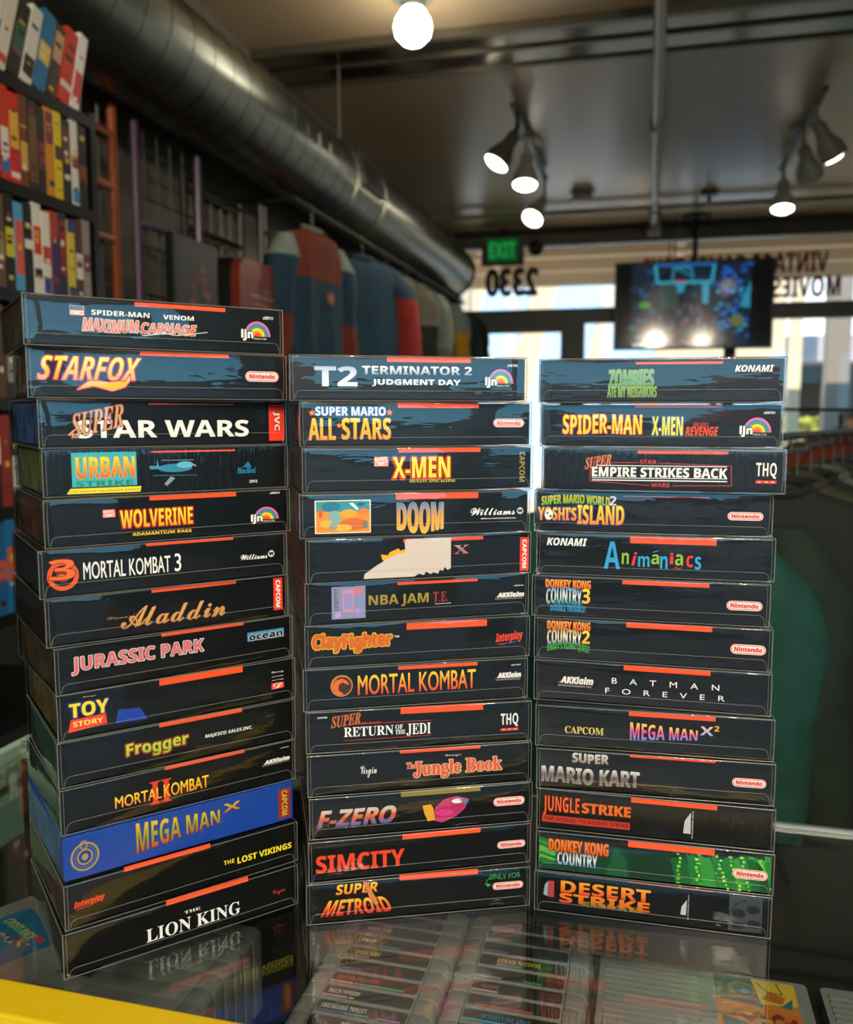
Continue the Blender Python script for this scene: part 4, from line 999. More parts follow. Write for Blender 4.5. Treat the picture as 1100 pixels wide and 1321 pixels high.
styC = {2: ('Empire Strikes Back', '#d8d8d0', ((CYN, .3, .8),), (.15, .85)), 3: (None, '#fff', (('#2a86c8', .42, .48),), (0, 1)), 4: ('OUT TO LUNCH', '#2a86c8', (('#35b0dc', .0, .72),), (.2, .7)), 5: (None, '#fff', (('#c8482c', .1, .72),), (0, 1)),
        6: ('SHADOW', '#a86a3a', (('#c8a0c0', .0, .3),), (.1, .3)), 7: (None, '#fff', (('#b890c0', .0, .3), ('#2fa052', .55, .75)), (0, 1)), 8: ('SEASON TICKET', '#c8b83a', (('#3a8ab0', .2, .5),), (.2, .7))}
descC = {2: 'grey cartridge, black end label with white mixed-case letters, nearest in right row', 3: 'grey cartridge with a plain black end label and one blue dot', 4: 'grey cartridge with blue and red upside-down letters over a bright cyan line', 5: 'grey cartridge with a black end label crossed by an orange-red line', 6: 'grey cartridge with tan letters and a pink line in the right row', 7: 'grey cartridge with a short green line on its black end label', 8: 'grey cartridge with yellow letters on its end label, near the right stack'}
PLN = 'black-labelled grey cartridges half hidden under the stacks'
for k, y in enumerate(yrow):
    if k in descB:
        c = cart(XB, y, descB[k], 'cartridges in the middle row under the glass'); s = styB[k]; cart_label(c, s[0], s[1], s[2], s[3])
    else: c = cart(XB, y, 'plain black-labelled grey cartridge at an end of the middle row under the glass', 'cartridges in the middle row under the glass'); cart_label(c)
    if k in descC:
        c = cart(XC, y, descC[k], 'cartridges in the right row under the glass'); s = styC[k]; cart_label(c, s[0], s[1], s[2], s[3])
        if k == 4: pass
    else: c = cart(XC, y, 'plain black-labelled grey cartridge at an end of the right row under the glass', 'cartridges in the right row under the glass'); cart_label(c, bands=(('#8a5a9a', 0, .3),))
for k in range(13):
    y = .532 + .0206 * k
    mk = {3: ('MRC.', 'grey cartridge with black marker letters on its bare back edge, near the stack corner'), 2: ('ATOMIC', 'grey cartridge with faint marker letters on its bare back edge, nearest the yellow edge'), 4: ('TNC.', 'grey cartridge with smudged marker letters, behind the marked one')}.get(k)
    c = cart(XA, y, mk[1] if mk else 'unmarked grey cartridge in the left row, bare back edge up', 'cartridges in the left row under the glass', rz=R(0))
    if mk:
        p = Print(.01); p.text(mk[0], 'n', 20, 3, 50, 11, '#23262a', 'P', bold=.3, wav=.4)
        p.build({'P': 'marker_writing'}, c, lambda x, y_, z: (.042 - x / 1000, .00775 - y_ / 1000, CH + .0001 + z / 1000))
for k in range(9):
    c = cart(XA - .131, .518 + .0206 * k, 'unmarked grey cartridge in the leftmost row, below the blue-labelled one', 'cartridges in the leftmost row under the glass', rz=0); c.scale.z = .84
# two flat cartridges
def flat_cart(name, label, x, y, z, rz, w, h, lab, pic, ribs=True):
    t = thing(name, label, 'cartridge', (x, y, z), rz); t['group'] = 'flat cartridges under the glass'
    m = MB(); m.prism(rounded(w, h, .005), 'z', 0, .016); m.build('shell', m_cart, t)
    if ribs:
        m = MB()
        for k in range(14): m.box(-w / 2 + .006, -h / 2 + .012 + k * .0082, .0161, -w / 2 + (.048 if w < .15 else .092), -h / 2 + .016 + k * .0082, .0176)
        m.build('grip_ribs', m_cart, t)
    p = Print(.01); pic(p); x0, y0 = lab
    p.build({'P': 'front_label'}, t, lambda a, b, c: (x0 + a / 1000, y0 + b / 1000, .0161 + c / 1000)); return t
def pic_blue(p):
    p.rect(0, 0, 84, 62, '#1a6f9e', 'P'); r2 = random.Random(3)
    for k in range(9): x = r2.uniform(4, 70); y = r2.uniform(8, 50); p.poly([(x, y), (x + 12, y + 5), (x + 4, y + 2)], '#8fc8dc', 'P')
    p.text('CROSS RACE', 'i', 8, 34, 60, 44, '#7ac86a>#d8d84a', 'P', bold=.4, sk=.3); p.rect(60, 42, 74, 50, '#b84a6a', 'P')
    for k in range(26): p.ell((16 + k * 2.2 + r2.uniform(-2, 2), 12 + k * .9 + r2.uniform(-5, 5)), r2.uniform(1.4, 3.4), r2.uniform(1.4, 3.2), r2.choice(['#8a4a3a', '#c8863a', '#a8c8b0', '#5a3028', '#c8a89a']), 'P')
flat_cart('game_cartridge', 'grey cartridge lying flat with a blue picture label, at the left end of the counter', -.612, .71, .8566, R(-31), .128, .09, (-.042, -.031), pic_blue, False)
def pic_orange(p):
    p.rect(0, 0, 72, 88, '#c2803a', 'P'); r2 = random.Random(6)
    p.poly([(0, 88), (0, 54), (40, 46), (52, 88)], '#3f4a44', 'P'); p.poly([(34, 88), (72, 88), (72, 56), (40, 52)], '#d8b83a', 'P'); p.ell((24, 70), 13, 12, '#6a6a3c', 'P'); p.ell((25, 70), 9, 9, '#2a4a56', 'P'); p.ell((27, 69), 4, 4, '#2f8ac0', 'P')
    p.poly([(40, 60), (58, 56), (62, 66), (48, 72)], '#b86a2c', 'P'); p.poly([(56, 52), (68, 66), (66, 50)], '#2f6a8a', 'P'); p.line([(38, 84), (46, 72), (60, 70), (56, 86)], 1.2, '#2a3a40', 'P')
    p.poly([(0, 54), (72, 42), (72, 30), (0, 40)], '#d0702c', 'P')
    for k in range(12): p.poly([(2, 52 + k), (14, 40 + k * .8), (4, 50 + k)], r2.choice(['#5aa82c', '#c86a2c', '#3a7a24']), 'P')
    for k in range(20): p.ell((14 + k * 2.7, 33 + 5 * math.sin(k)), 2.6, 3, r2.choice(['#9a3a2c', '#b8583a', '#7a2a20']), 'P')
    p.ell((42, 26), 6, 4, '#2a5a86', 'P'); p.ell((42, 29), 5, 3, '#d8a03a', 'P'); p.poly([(4, 30), (26, 22), (34, 6), (6, 8)], '#3a5a66', 'P'); p.poly([(46, 14), (70, 20), (66, 4)], '#e0b03a', 'P')
flat_cart('game_cartridge', 'grey cartridge lying flat with a yellow and orange picture label, at the right', .064, .770, .8495, R(0), .19, .134, (.0115, -.025), pic_orange)
flat_cart('game_cartridge', 'bare grey ribbed cartridge lying face up, right of the orange-labelled one', .236, .770, .8495, R(0), .13, .134, (0, 0), lambda p: p.rect(0, 0, 50, 60, '#3e4240', 'P'))
# pale green partition left of the counter
m_pg = mat('pale_green_laminate', '#b4dcc6', .4, noise=.05, scale=6)
pt = thing('low_partition', 'pale green two-board partition standing left of the glass counter', 'partition', (0, 0, 0))
MB().box(-.80, .35, .938, -.765, 1.32, .973).build('upper_board', m_pg, pt, bevel=.003)
MB().box(-.80, .35, .865, -.765, 1.32, .920).build('lower_board', m_pg, pt, bevel=.003)
for y in (.4, 1.25):
    MB().box(-.795, y, 0, -.775, y + .03, .9379).build('post', m_dark, pt)
# ------------------------------------------------------------------ tape shelf on the left
m_shelf = mat('shelf_black', '#0b0c09', .35)
sh_ = thing('tape_shelf', 'black wire-fronted shelving full of tape boxes along the left wall', 'shelf', (-1.38, 1.25, 0))
LV = [.80, 1.01, 1.22, 1.43, 1.64, 1.845, 2.045]
for z in LV:
    m = MB(); m.box(-.19, -.65, z - .014, .17, .50, z); m.box(.17, -.65, z - .02, .178, .50, z + .004)
    for k in range(18): m.box(-.18, -.63 + k * .064, z - .024, .165, -.625 + k * .064, z - .0141)
    m.build('shelf_board', m_shelf, sh_)
for y in (-.65, .503):
    for x in (-.19, .155): MB().box(x, y, 0, x + .02, y + .018, 2.2 if x < 0 else 2.06).build('upright', m_shelf, sh_)
ORD = ['first', 'second', 'third', 'fourth', 'fifth', 'sixth', 'seventh', 'eighth', 'ninth', 'tenth', 'eleventh', 'twelfth', 'thirteenth', 'fourteenth', 'fifteenth', 'sixteenth']
def tape(y, z, th, h, base, bands, lean, label, grp, seed, dep=.115):
    o = MB().box(-dep, -th / 2, 0, 0, th / 2, h).build('tape_box', mat('tape_' + base.lstrip('#'), base, .3, spec=.5, noise=.15, scale=30), None, bevel=.0012)
    o.location = (-1.205, y, z); o.rotation_euler = (lean, 0, 0); tag(o, label, 'tape box', grp)
    p = Print(.02); rr = random.Random(seed); W_, H_ = th * 1000, h * 1000; p.rect(W_ * .04, H_ * .02, W_ * .96, H_ * .98, base, 'P')
    for c, a, b in bands: p.rect(W_ * .06, H_ * a, W_ * .94, H_ * b, c, 'P')
    for k in range(rr.randint(3, 6)):
        a = rr.uniform(.08, .85); p.rect(W_ * rr.uniform(.15, .35), H_ * a, W_ * rr.uniform(.6, .85), H_ * (a + rr.uniform(.015, .07)), rr.choice(['#d8d0c0', '#20201c', base, '#c8a83a', '#8a2a20']), 'P')
    p.build({'P': 'spine_print'}, o, lambda a, b, c: (.0003 + c / 1000, -th / 2 + a / 1000, b / 1000))
W_ = '#d8d4ca'; K = '#1a1a18'
ROWS = [
 (6, 'top', .172, -.27, [('#e8e6e0', 'white', (('#c83a2a', .1, .5),)), ('#c8341f', 'red', ((W_, .2, .28),)), ('#3a3428', 'dark brown', (('#c89a7a', .5, .9),)), ('#1f6f9e', 'teal-blue', (('#d8b83a', .35, .6),)), ('#d6d2c8', 'silvery white', ((K, .1, .35),)), ('#23241f', 'black', (('#3a5a4a', .3, .7),)), ('#cfcabd', 'pale glossy', (('#c84a2a', .1, .2),)), ('#1d4a86', 'dark blue', ((W_, .6, .95),)), ('#d89a2a', 'amber', (('#c8501f', .1, .3),)), ('#1c3a5a', 'navy', (('#d89a4a', .2, .4),)), ('#c8c2b4', 'cream', (('#2a4a8a', .5, .7),))]),
 (5, 'second', .185, 0, [(K, 'black', (('#7a3a1f', .3, .5),)), (W_, 'white', (('#2a8ac0', .05, .2), ('#8a3a2a', .45, .6))), ('#20201c', 'black', (('#5a3a28', .5, .9),)), ('#d8be1f', 'yellow', (('#3a3428', .45, .6),)), ('#c8861f', 'orange-yellow', (('#7a2a4a', .6, .95),)), ('#26241f', 'black', (('#8a3a3a', .3, .6),)), ('#2a2620', 'dark', (('#6a4a2a', .1, .8),)), ('#6a3a1f', 'brown', (('#c8a04a', .2, .5),)), ('#c8281f', 'bright red', (('#d8a83a', .4, .8), (W_, .08, .14))), ('#b8341f', 'red-topped', ((W_, .25, .55), ('#2a6ab0', .1, .24))), (K, 'black', (('#3a4a3a', .4, .7),)), ('#3a4034', 'grey-green', ((K, .2, .8),))]),
 (4, 'third', .185, 0, [('#8a8078', 'grey', (('#5a2a4a', .4, .6),)), ('#4a2a28', 'maroon', ((W_, .3, .6),)), ('#d0b83a', 'yellow-banded', (('#1f3a7a', .0, .2), ('#1f3a7a', .85, 1))), ('#1f2a3a', 'dark blue', (('#8a2a2a', .3, .9),)), ('#a83a2a', 'dull red', (('#2a2a5a', .0, .7),)), (W_, 'white and blue', (('#2a4a9a', .05, .25), ('#b83a2a', .4, .6))), ('#d8d4c8', 'white', (('#c8321f', .45, .75), (K, .2, .3))), (K, 'black', ((W_, .5, .6),)), ('#4a9ac0', 'light blue', (('#c85a4a', .2, .8),)), ('#1d1c14', 'black', (('#c8b82a', .35, .65),)), ('#5a4a34', 'brown-grey', (('#8a7a5a', .3, .6),)), ('#a8561f', 'orange', (('#2a2418', .2, .7),))]),
 (3, 'fourth', .18, 0, [('#3a352a', 'dark brown', ()), (K, 'black', ((W_, .4, .6),)), ('#2a2a26', 'charcoal', (('#8a8a80', .2, .8),)), ('#5a3a2a', 'brown', ()), (K, 'black', (('#7a2a20', .1, .3),)), ('#3a3a34', 'grey', ())]),
 (2, 'fifth', .18, 0, [('#3a3428', 'dark brown', ()), (K, 'black', ((W_, .3, .7),)), ('#20201c', 'black', (('#b8b4a8', .2, .6),)), ('#8a2a1f', 'dark red', ()), (K, 'black', ((W_, .5, .8),)), ('#2a2a24', 'charcoal', ())]),
 (1, 'sixth', .19, 0, [('#2a2a22', 'black', ()), ('#c89a1f', 'amber', ((K, .4, .6),)), ('#20201c', 'black', ()), ('#1f6aa0', 'blue', (('#c8562a', .35, .7),)), ('#1d5a8c', 'deep blue', (('#c8562a', .4, .6),)), ('#3a2a20', 'brown', ())])]
for lv, rn, h, lean, items in ROWS:
    y = 1.712 if lean else (1.735 if lv > 3 else 1.535)
    for k, (c, cn, bands) in enumerate(items):
        th = [.021, .026, .024, .028, .023, .029][(k * 5 + lv) % 6] * (1.3 if lv == 6 else 1) if lv > 4 else .0255
        l = lean - .008 * k if lean else 0
        step = th * (1.055 if lean else 1) + (.0026 if lean else .0012)
        y -= th / 2
        yy = y
        tape(yy, LV[lv] + (abs(math.sin(l)) * th / 2 if lean else 0) + .0005, th, h - .006 * (k % 3), c, bands, l, '%s tape box, %s from the right on the %s shelf at left' % (cn, ORD[k], rn), 'tape boxes on the %s shelf' % rn, lv * 40 + k)
        y -= th / 2 + step - th
# ------------------------------------------------------------------ wire racks, frames and posters along the left wall
m_or = mat('orange_tube', '#9a4a1e', .35); m_pu = mat('purple_tube', '#4a3450', .3, spec=.6); m_grid = mat('grid_wire', '#2a2b24', .4); m_gw = mat('pale_grid_wire', '#77786c', .4)
def rack(name, label, x, y0, y1, z0, z1, m, cross, grid=None):
    t = thing(name, label, 'rack', (0, 0, 0))
    for y in (y0, y1): MB().tube([(x, y, 0), (x, y, z1)], .013, 8).build('upright', m, t, smooth=True)
    for z in cross: MB().tube([(x, y0, z), (x, y1, z)], .011, 8).build('cross_bar', m, t, smooth=True)
    q = MB()
    if grid:
        n = int((y1 - y0) / .075)
        for k in range(1, n + 1): q.tube([(x - .02, y0 + k * .075, z0), (x - .02, y0 + k * .075, z1 - .04)], .004, 5)
        z = z0
        while z < z1 - .03: q.tube([(x - .02, y0, z), (x - .02, y1, z)], .004, 5); z += .14
        q.build('wire_grid', grid, t)
    return t
rack('display_rack', 'orange tubular rack between the tape shelf and the purple frame', -1.44, 1.93, 2.19, 1.2, 2.30, m_or, (2.16, 2.02, 1.88, 1.4, .4), m_gw)
rack('display_rack', 'purple tubular rack with a wire grid back, right of the orange one', -1.44, 2.30, 2.66, 1.2, 2.33, m_pu, (1.955, 1.3, .4), m_grid)
rack('display_rack', 'black wire-grid rack above the red rounded case', -1.535, 2.74, 3.16, 1.2, 2.20, m_black, (2.18, 2.04, 1.3, .4), m_gw)
rack('display_rack', 'black rack leg beside the blue and orange jacket', -1.46, 3.18, 3.22, 1.2, 2.2, m_black, (2.1, 1.2))
def board(name, label, cat, x, y0, y1, z0, z1, fm, cm, pic):
    t = thing(name, label, cat, (x, (y0 + y1) / 2, z0)); w, h = y1 - y0, z1 - z0
    MB().box(-.03, -w / 2, 0, 0, w / 2, h).build('frame', fm, t, bevel=.004)
    p = Print(.05); pic(p, w * 1000, h * 1000)
    p.build({'P': 'picture'}, t, lambda a, b, c: (.0005 + c / 1000, -w / 2 + a / 1000, b / 1000)); return t
def pic_dark(p, w, h):
    p.rect(w * .06, h * .04, w * .94, h * .96, '#1c221c', 'P'); r2 = random.Random(2)
    for k in range(40): p.ell((w * (.55 + .12 * r2.gauss(0, 1)), h * r2.uniform(.2, .8)), w * .05, h * .03, r2.choice(['#5a2a14', '#7a3c18', '#3a2014', '#8a4a1c']), 'P')
def pic_brown(p, w, h):
    p.rect(w * .05, h * .03, w * .95, h * .97, '#20180f', 'P'); r2 = random.Random(4)
    for k in range(34): p.ell((w * r2.uniform(.2, .8), h * r2.uniform(.1, .75)), w * .07, h * .03, r2.choice(['#5a2c12', '#3c2412', '#6a3a16', '#2a2012']), 'P')
    p.rect(w * .3, h * .8, w * .75, h * .86, '#8a3a1c', 'P')
board('poster', 'dark brown poster hung between the tape shelf and the orange rack', 'poster', -1.425, 1.84, 2.10, 1.48, 1.83, m_dark, m_dark, pic_brown)
board('framed_picture', 'dark framed picture with a flame-orange figure, under the purple rack bar', 'picture', -1.395, 2.42, 2.70, 1.5, 1.95, mat('dark_green_frame', '#141a14', .4), m_dark, pic_dark)
t = thing('rounded_case', 'dull red hard case with rounded corners and pale text lines, leaning by the black rack', 'case', (-1.385, 3.0, 1.62))
P = [(a, b + .165) for a, b in rounded(.42, .33, .06, 6)]
MB().prism(P, 'x', -.10, -.012).build('back_shell', m_black, t, bevel=0); MB().prism([(a * .97, .165 + (b - .165) * .97) for a, b in P], 'x', -.0119, .02).build('front_shell', mat('case_red', '#7a2c1a', .35, noise=.2, scale=12), t)
p = Print(.05)
for z, a, b, c in ((.20, .07, .30, '#9a8a7a'), (.225, .18, .24, '#8a7a6a'), (.17, .10, .28, '#8a7a6a'), (.14, .10, .26, '#6a4a3a')): p.rect(a * 1000, z * 1000, b * 1000, z * 1000 + 9, c, 'P')
p.ell((200, 60), 28, 18, '#b0902a', 'P'); p.build({'P': 'front_print'}, t, lambda a, b, c: (.0205 + c / 1000, -.19 + a / 1000, b / 1000))
MB().box(-1.515, 2.75, 1.60, -1.345, 3.25, 1.619).build('wall_ledge', m_black); tag(bpy.data.objects['wall_ledge'], 'narrow black ledge under the red rounded case', 'ledge')
MB().box(-1.579, 2.80, 1.56, -1.5151, 3.12, 1.6195).build('ledge_bracket', m_black, bpy.data.objects['wall_ledge'])
# ------------------------------------------------------------------ clothes
def cloth(name, c, **k): return mat(name, c, .85, noise=.18, scale=25, bump=.25, bscale=18, **k)
def garment(label, cat, loc, rz, w, L, zones, slv=None, th=.09, seed=0, grp=None, collar=None, mats=None, drop=.08, body_zone=None, name='jacket', logo=None, flare=1.06, slope=1.0):
    """hanging garment: lofted body with folds, two hanging sleeves, collar; origin at the collar"""
    t = thing(name, label, cat, loc, rz, grp); rr = random.Random(seed); ph = [rr.uniform(0, 6.28) for _ in range(8)]; n = 40
    prof = [(.0, .05, .45), (.014 * slope, .10, .6), (.03 * slope, .17, .8), (.055 * slope, w * .40, .95), (.085 * slope, w * .48, 1), (.13, w * .5, 1), (.2, w * .47, 1)] + [(.2 + (L - .2) * k / 9, w * (.46 + (.46 * flare - .46) * k / 9), 1 + .25 * k / 9) for k in range(1, 10)]
    m = MB(); vs = []
    for z, hw, ty in prof:
        for k in range(n):
            a = 2 * math.pi * k / n; f = min(1, z / .25); rip = 1 + f * (.05 * math.sin(5 * a + ph[0] + z * 3) + .035 * math.sin(11 * a + ph[1] - z * 2))
            ca, sa = math.cos(a), math.sin(a)
            vs.append((hw * math.copysign(abs(ca) ** .7, ca) * (1 + .2 * (rip - 1)), th / 2 * ty * math.copysign(abs(sa) ** .8, sa) * (1 + 3.2 * (rip - 1)), -z))
    fs = []; mi = []
    def zi(zs, z):
        for lim, i in zs:
            if z <= lim: return i
        return zs[-1][1]
    for i in range(len(prof) - 1):
        for k in range(n):
            fs.append((i * n + k, i * n + (k + 1) % n, (i + 1) * n + (k + 1) % n, (i + 1) * n + k)); mi.append(zi(body_zone or zones, (prof[i][0] + prof[i + 1][0]) / 2))
    k0 = len(m.f); m.add(vs, fs); m.m = mi; m.build('body', mats, t, smooth=True, fixn=False)
    if slv:
        for s in (-1, 1):
            m = MB(); vs = []; fs = []; mi = []; q = 18; N = 14
            for i in range(N + 1):
                f = i / N; z = drop * .6 * slope + f * slv; cx = s * (w * .44 + .055 * min(1, f * 4) + .035 * f + .012 * math.sin(f * 5 + ph[2])); r1 = .082 * (1 - .35 * f) * min(1, .45 + f * 5); r2 = th * .62 * (1 - .25 * f) * min(1, .5 + f * 4)
                for k in range(q):
                    a = 2 * math.pi * k / q; rp = 1 + .07 * math.sin(3 * a + f * 14 + ph[3]) + .05 * math.sin(f * 38 + ph[4 + (s > 0)])
                    vs.append((cx + r1 * math.cos(a) * rp, r2 * math.sin(a) * rp, -z))
            for i in range(N):
                for k in range(q): fs.append((i * q + k, i * q + (k + 1) % q, (i + 1) * q + (k + 1) % q, (i + 1) * q + k)); mi.append(zi(zones, i / N * slv))
            fs.append(tuple(range(q))[::-1]); mi.append(zones[0][1]); fs.append(tuple(N * q + k for k in range(q))); mi.append(zones[-1][1])
            m.add(vs, fs); m.m = mi; m.build('sleeve', mats, t, smooth=True, fixn=False)
    q = MB(); P = [(.05 * math.cos(a), th * .32 * math.sin(a), .003 + .012 * math.sin(a)) for a in [2 * math.pi * k / 20 for k in range(21)]]
    q.tube(P, .010, 8, cap=False); q.build('collar', collar or mats[zones[0][1]], t, smooth=True, fixn=False)
    if logo: logo(t, th)
    return t
def hanger(label, loc, rz, w, grp, m=None, top=.11):
    q = MB(); hk = [(.0, 0, top - .02)] + [(.017 * math.cos(a) , 0, top + .017 * math.sin(a)) for a in [math.pi * 1.0 - k * math.pi / 7 for k in range(9)]]
    q.tube([(0, 0, .01)] + hk, .0022, 6); q.tube([(-w / 2, 0, -.055), (-w / 4, 0, -.012), (0, 0, .012), (w / 4, 0, -.012), (w / 2, 0, -.055)], .006, 6)
    o = q.build('clothes_hanger', m or m_gw, None, smooth=True); o.location = loc; o.rotation_euler = (0, 0, rz); return tag(o, label, 'hanger', grp)
c_bl = cloth('jacket_blue', '#0d3448'); c_or = cloth('jacket_orange', '#6a2610'); c_wh = cloth('jacket_white', '#7a877e'); c_nv = cloth('jacket_navy', '#0f2a38'); c_ye = cloth('jacket_yellow', '#b8860f'); c_cr = cloth('jacket_cream', '#6a6a58'); c_dk = cloth('jacket_dark', '#14170f'); c_rd = cloth('jacket_red', '#8a2018')
JM = [c_bl, c_or, c_wh, c_nv, c_ye, c_cr, c_dk, c_rd]
def patch(c, y, z, s):
    def f(t, th):
        p = Print(.1); p.ell((0, 0), s, s * .9, c, 'P'); p.ell((s * .2, 0), s * .5, s * .45, '#b86a4a', 'P')
        p.build({'P': 'chest_patch'}, t, lambda a, b, q: (y + a / 1000, -th / 2 - .022 - q / 1000, z + b / 1000))
    return f
m_rail = mat('rail_steel', '#33342e', .45, metal=.4)
q = MB(); q.tube([(-1.33, 3.2, 2.226), (-1.33, 6.4, 2.226)], .0075, 8)
for y in (3.22, 5.05, 6.38): q.tube([(-1.33, y, 2.226), (-1.578, y, 2.226)], .006, 8)
tag(q.build('wall_rail', m_rail, smooth=True), 'steel clothes rail on the left wall under the round duct', 'rail')
JK = [(3.38, .42, .95, [(.07, 2), (.30, 0), (.9, 1)], [(.17, 1), (.9, 0)], .62, 'blue, orange and white jacket nearest on the left wall rail', patch('#7a3018', .02, -.27, 30), c_wh),
      (4.02, .42, .95, [(.1, 0), (.9, 7)], [(.9, 0)], .6, 'blue jacket with red sleeve edge, second on the left wall rail', None, None),
      (4.40, .44, .98, [(.2, 5), (.45, 6), (.9, 5)], [(.25, 5), (.42, 2), (.9, 5)], .6, 'cream jacket with dark marks, third on the left wall rail', None, None),
      (4.80, .44, .98, [(.3, 2), (.9, 5)], [(.35, 5), (.9, 2)], .62, 'off-white jacket hanging between the cream and the navy ones', None, None),
      (5.24, .48, 1.0, [(.16, 2), (.33, 4), (.9, 3)], [(.16, 2), (.33, 4), (.9, 3)], .62, 'navy jacket with a broad yellow band and pale shoulders', None, None),
      (5.66, .42, 1.0, [(.9, 3)], [(.12, 7), (.9, 3)], .6, 'dark navy and red jacket, second from the end of the wall rail', None, c_rd),
      (6.06, .42, 1.0, [(.6, 6), (.9, 6)], [(.9, 6)], .6, 'blackish jacket at the far end of the left wall rail', None, None)]
for i, (y, w_, L_, zn, bz_, sl, lb, lg, cl) in enumerate(JK):
    garment(lb, 'jacket', (-1.33, y, 2.14), R(80 if not i else 52), w_, L_, zn, sl, .10, i, 'jackets on the left wall rail', cl, JM, body_zone=bz_, logo=lg)
    hanger('hanger of the ' + lb.split(',')[0].split(' with')[0].split(' hanging')[0], (-1.33, y, 2.112), R(80 if not i else 52), .30, 'hangers on the left wall rail')
# racks of clothes on the right
G = [cloth('shirt_teal', '#043a31'), cloth('shirt_bottle_green', '#0d1f14'), cloth('shirt_black', '#0e100c'), cloth('shirt_rust', '#6a2a10'), cloth('shirt_light_blue', '#5a8aa0'), cloth('shirt_grey', '#4a4e48'), cloth('shirt_red', '#8a1c18'), cloth('shirt_blue', '#16405a'), cloth('shirt_olive', '#2a2c18')]
def crack(label, x0, y0, x1, y1, z, n=1):
    t = thing('clothes_rack', label, 'rack', (0, 0, 0)); d = Vector((x1 - x0, y1 - y0, 0)).normalized(); s = Vector((d.y, -d.x, 0))
    MB().tube([(x0, y0, z), (x1, y1, z)], .008, 8).build('rail', m_rail, t, smooth=True)
    for p in (Vector((x0, y0, 0)) - d * .03, Vector((x1, y1, 0)) + d * .08):
        MB().tube([(p.x, p.y, .04), (p.x, p.y, z), (p + d * (.03 if p.y < (y0 + y1) / 2 else -.08) + Vector((0, 0, z)))], .012, 8).build('upright', m_rail, t, smooth=True)
        MB().tube([p + s * .26 + Vector((0, 0, .02)), p - s * .26 + Vector((0, 0, .02))], .02, 8).build('foot', m_rail, t)
    return t
crack('near clothes rack behind the counter at right, hung with dark shirts', .10, 1.36, .66, 2.95, 1.362)
NR = [(1.50, 0, 'teal shirt on the near rack, its sleeve showing beside the right stack', -.20), (1.64, 1, 'bottle-green long shirt on the near rack, right of the teal one', -.16), (1.78, 2, 'black shirt behind the bottle-green one on the near rack', .0), (1.92, 8, 'olive shirt third behind on the near rack', .0), (2.06, 2, 'black shirt fifth along the near rack', .0), (2.20, 5, 'grey shirt sixth along the near rack', .0), (2.34, 8, 'olive shirt seventh along the near rack', .0), (2.48, 2, 'black shirt eighth along the near rack', .0), (2.64, 7, 'dark blue shirt ninth along the near rack', .0), (2.80, 2, 'black shirt farthest on the near rack', 0)]
def rx(y): return .10 + (y - 1.36) * .56 / 1.59
def chest(t, th):
    p = Print(.1); r2 = random.Random(5)
    for k in range(14): p.line([(r2.uniform(0, 40), k * 7), (r2.uniform(10, 50), k * 7 + 6)], 5, '#8a8a80', 'P')
    p.build({'P': 'chest_print'}, t, lambda a, b, q: (.10 + a / 1000, -th / 2 - .016 - q / 1000, -.34 + b / 1000))
for i, (y, ci, lb, dx) in enumerate(NR):
    garment(lb, 'shirt', (rx(y) + dx, y, 1.265), R(3), .44, .85, [(2, ci)], .56, .085, 30 + i, 'shirts on the near rack', None, G, name='shirt', slope=1.25, logo=chest if i == 3 else None)
    hanger('dull wire hanger of the ' + lb.split(' on')[0].split(' behind')[0].split(' along')[0], (rx(y) + dx, y, 1.25), R(3), .34, 'hangers on the near rack', mat('dull_wire', '#3c3d36', .5), .095)
crack('far clothes rack by the right window, hung with bright shirts', .73, 3.35, 1.02, 5.2, 1.42)
FR = [(3.45, 3, 'rust-orange shirt, first on the far rack', -.0), (3.62, 7, 'dark teal-blue shirt behind the rust one on the far rack', -.0), (3.80, 4, 'light blue shirt on the far rack', .0), (3.98, 5, 'grey shirt on the far rack beside the light blue one', .0), (4.16, 6, 'red shirt on the far rack', .0), (4.36, 2, 'black shirt on the far rack behind the red one', .0), (4.56, 8, 'olive shirt far along the far rack', .0), (4.7, 2, 'black shirt near the end of the far rack', 0), (5.0, 5, 'grey shirt at the end of the far rack', 0)]
for i, (y, ci, lb, dx) in enumerate(FR):
    garment(lb, 'shirt', (.745 + (y - 3.45) * .157 + dx, y, 1.32), R(8), .48, .8, [(2, ci)], .5, .09, 60 + i, 'shirts on the far rack', None, G, name='shirt')
    hanger('wire hanger of the ' + lb.split(',')[0].split(' on')[0].split(' behind')[0].split(' far')[0].split(' near')[0].split(' at')[0] + ' on the far rack', (.745 + (y - 3.45) * .157 + dx, y, 1.31), R(8), .36, 'hangers on the far rack', m_black, .098)
q = MB(); q.tube([(.2, 2.98, 1.425), (2.6, 2.98, 1.405)], .006, 6)
for x in (.2, 2.6): q.tube([(x, 2.98, 0), (x, 2.98, 1.425)], .012, 8)
tag(q.build('rope_rail', m_black, smooth=True), 'thin dark horizontal bar crossing in front of the right window', 'rail')
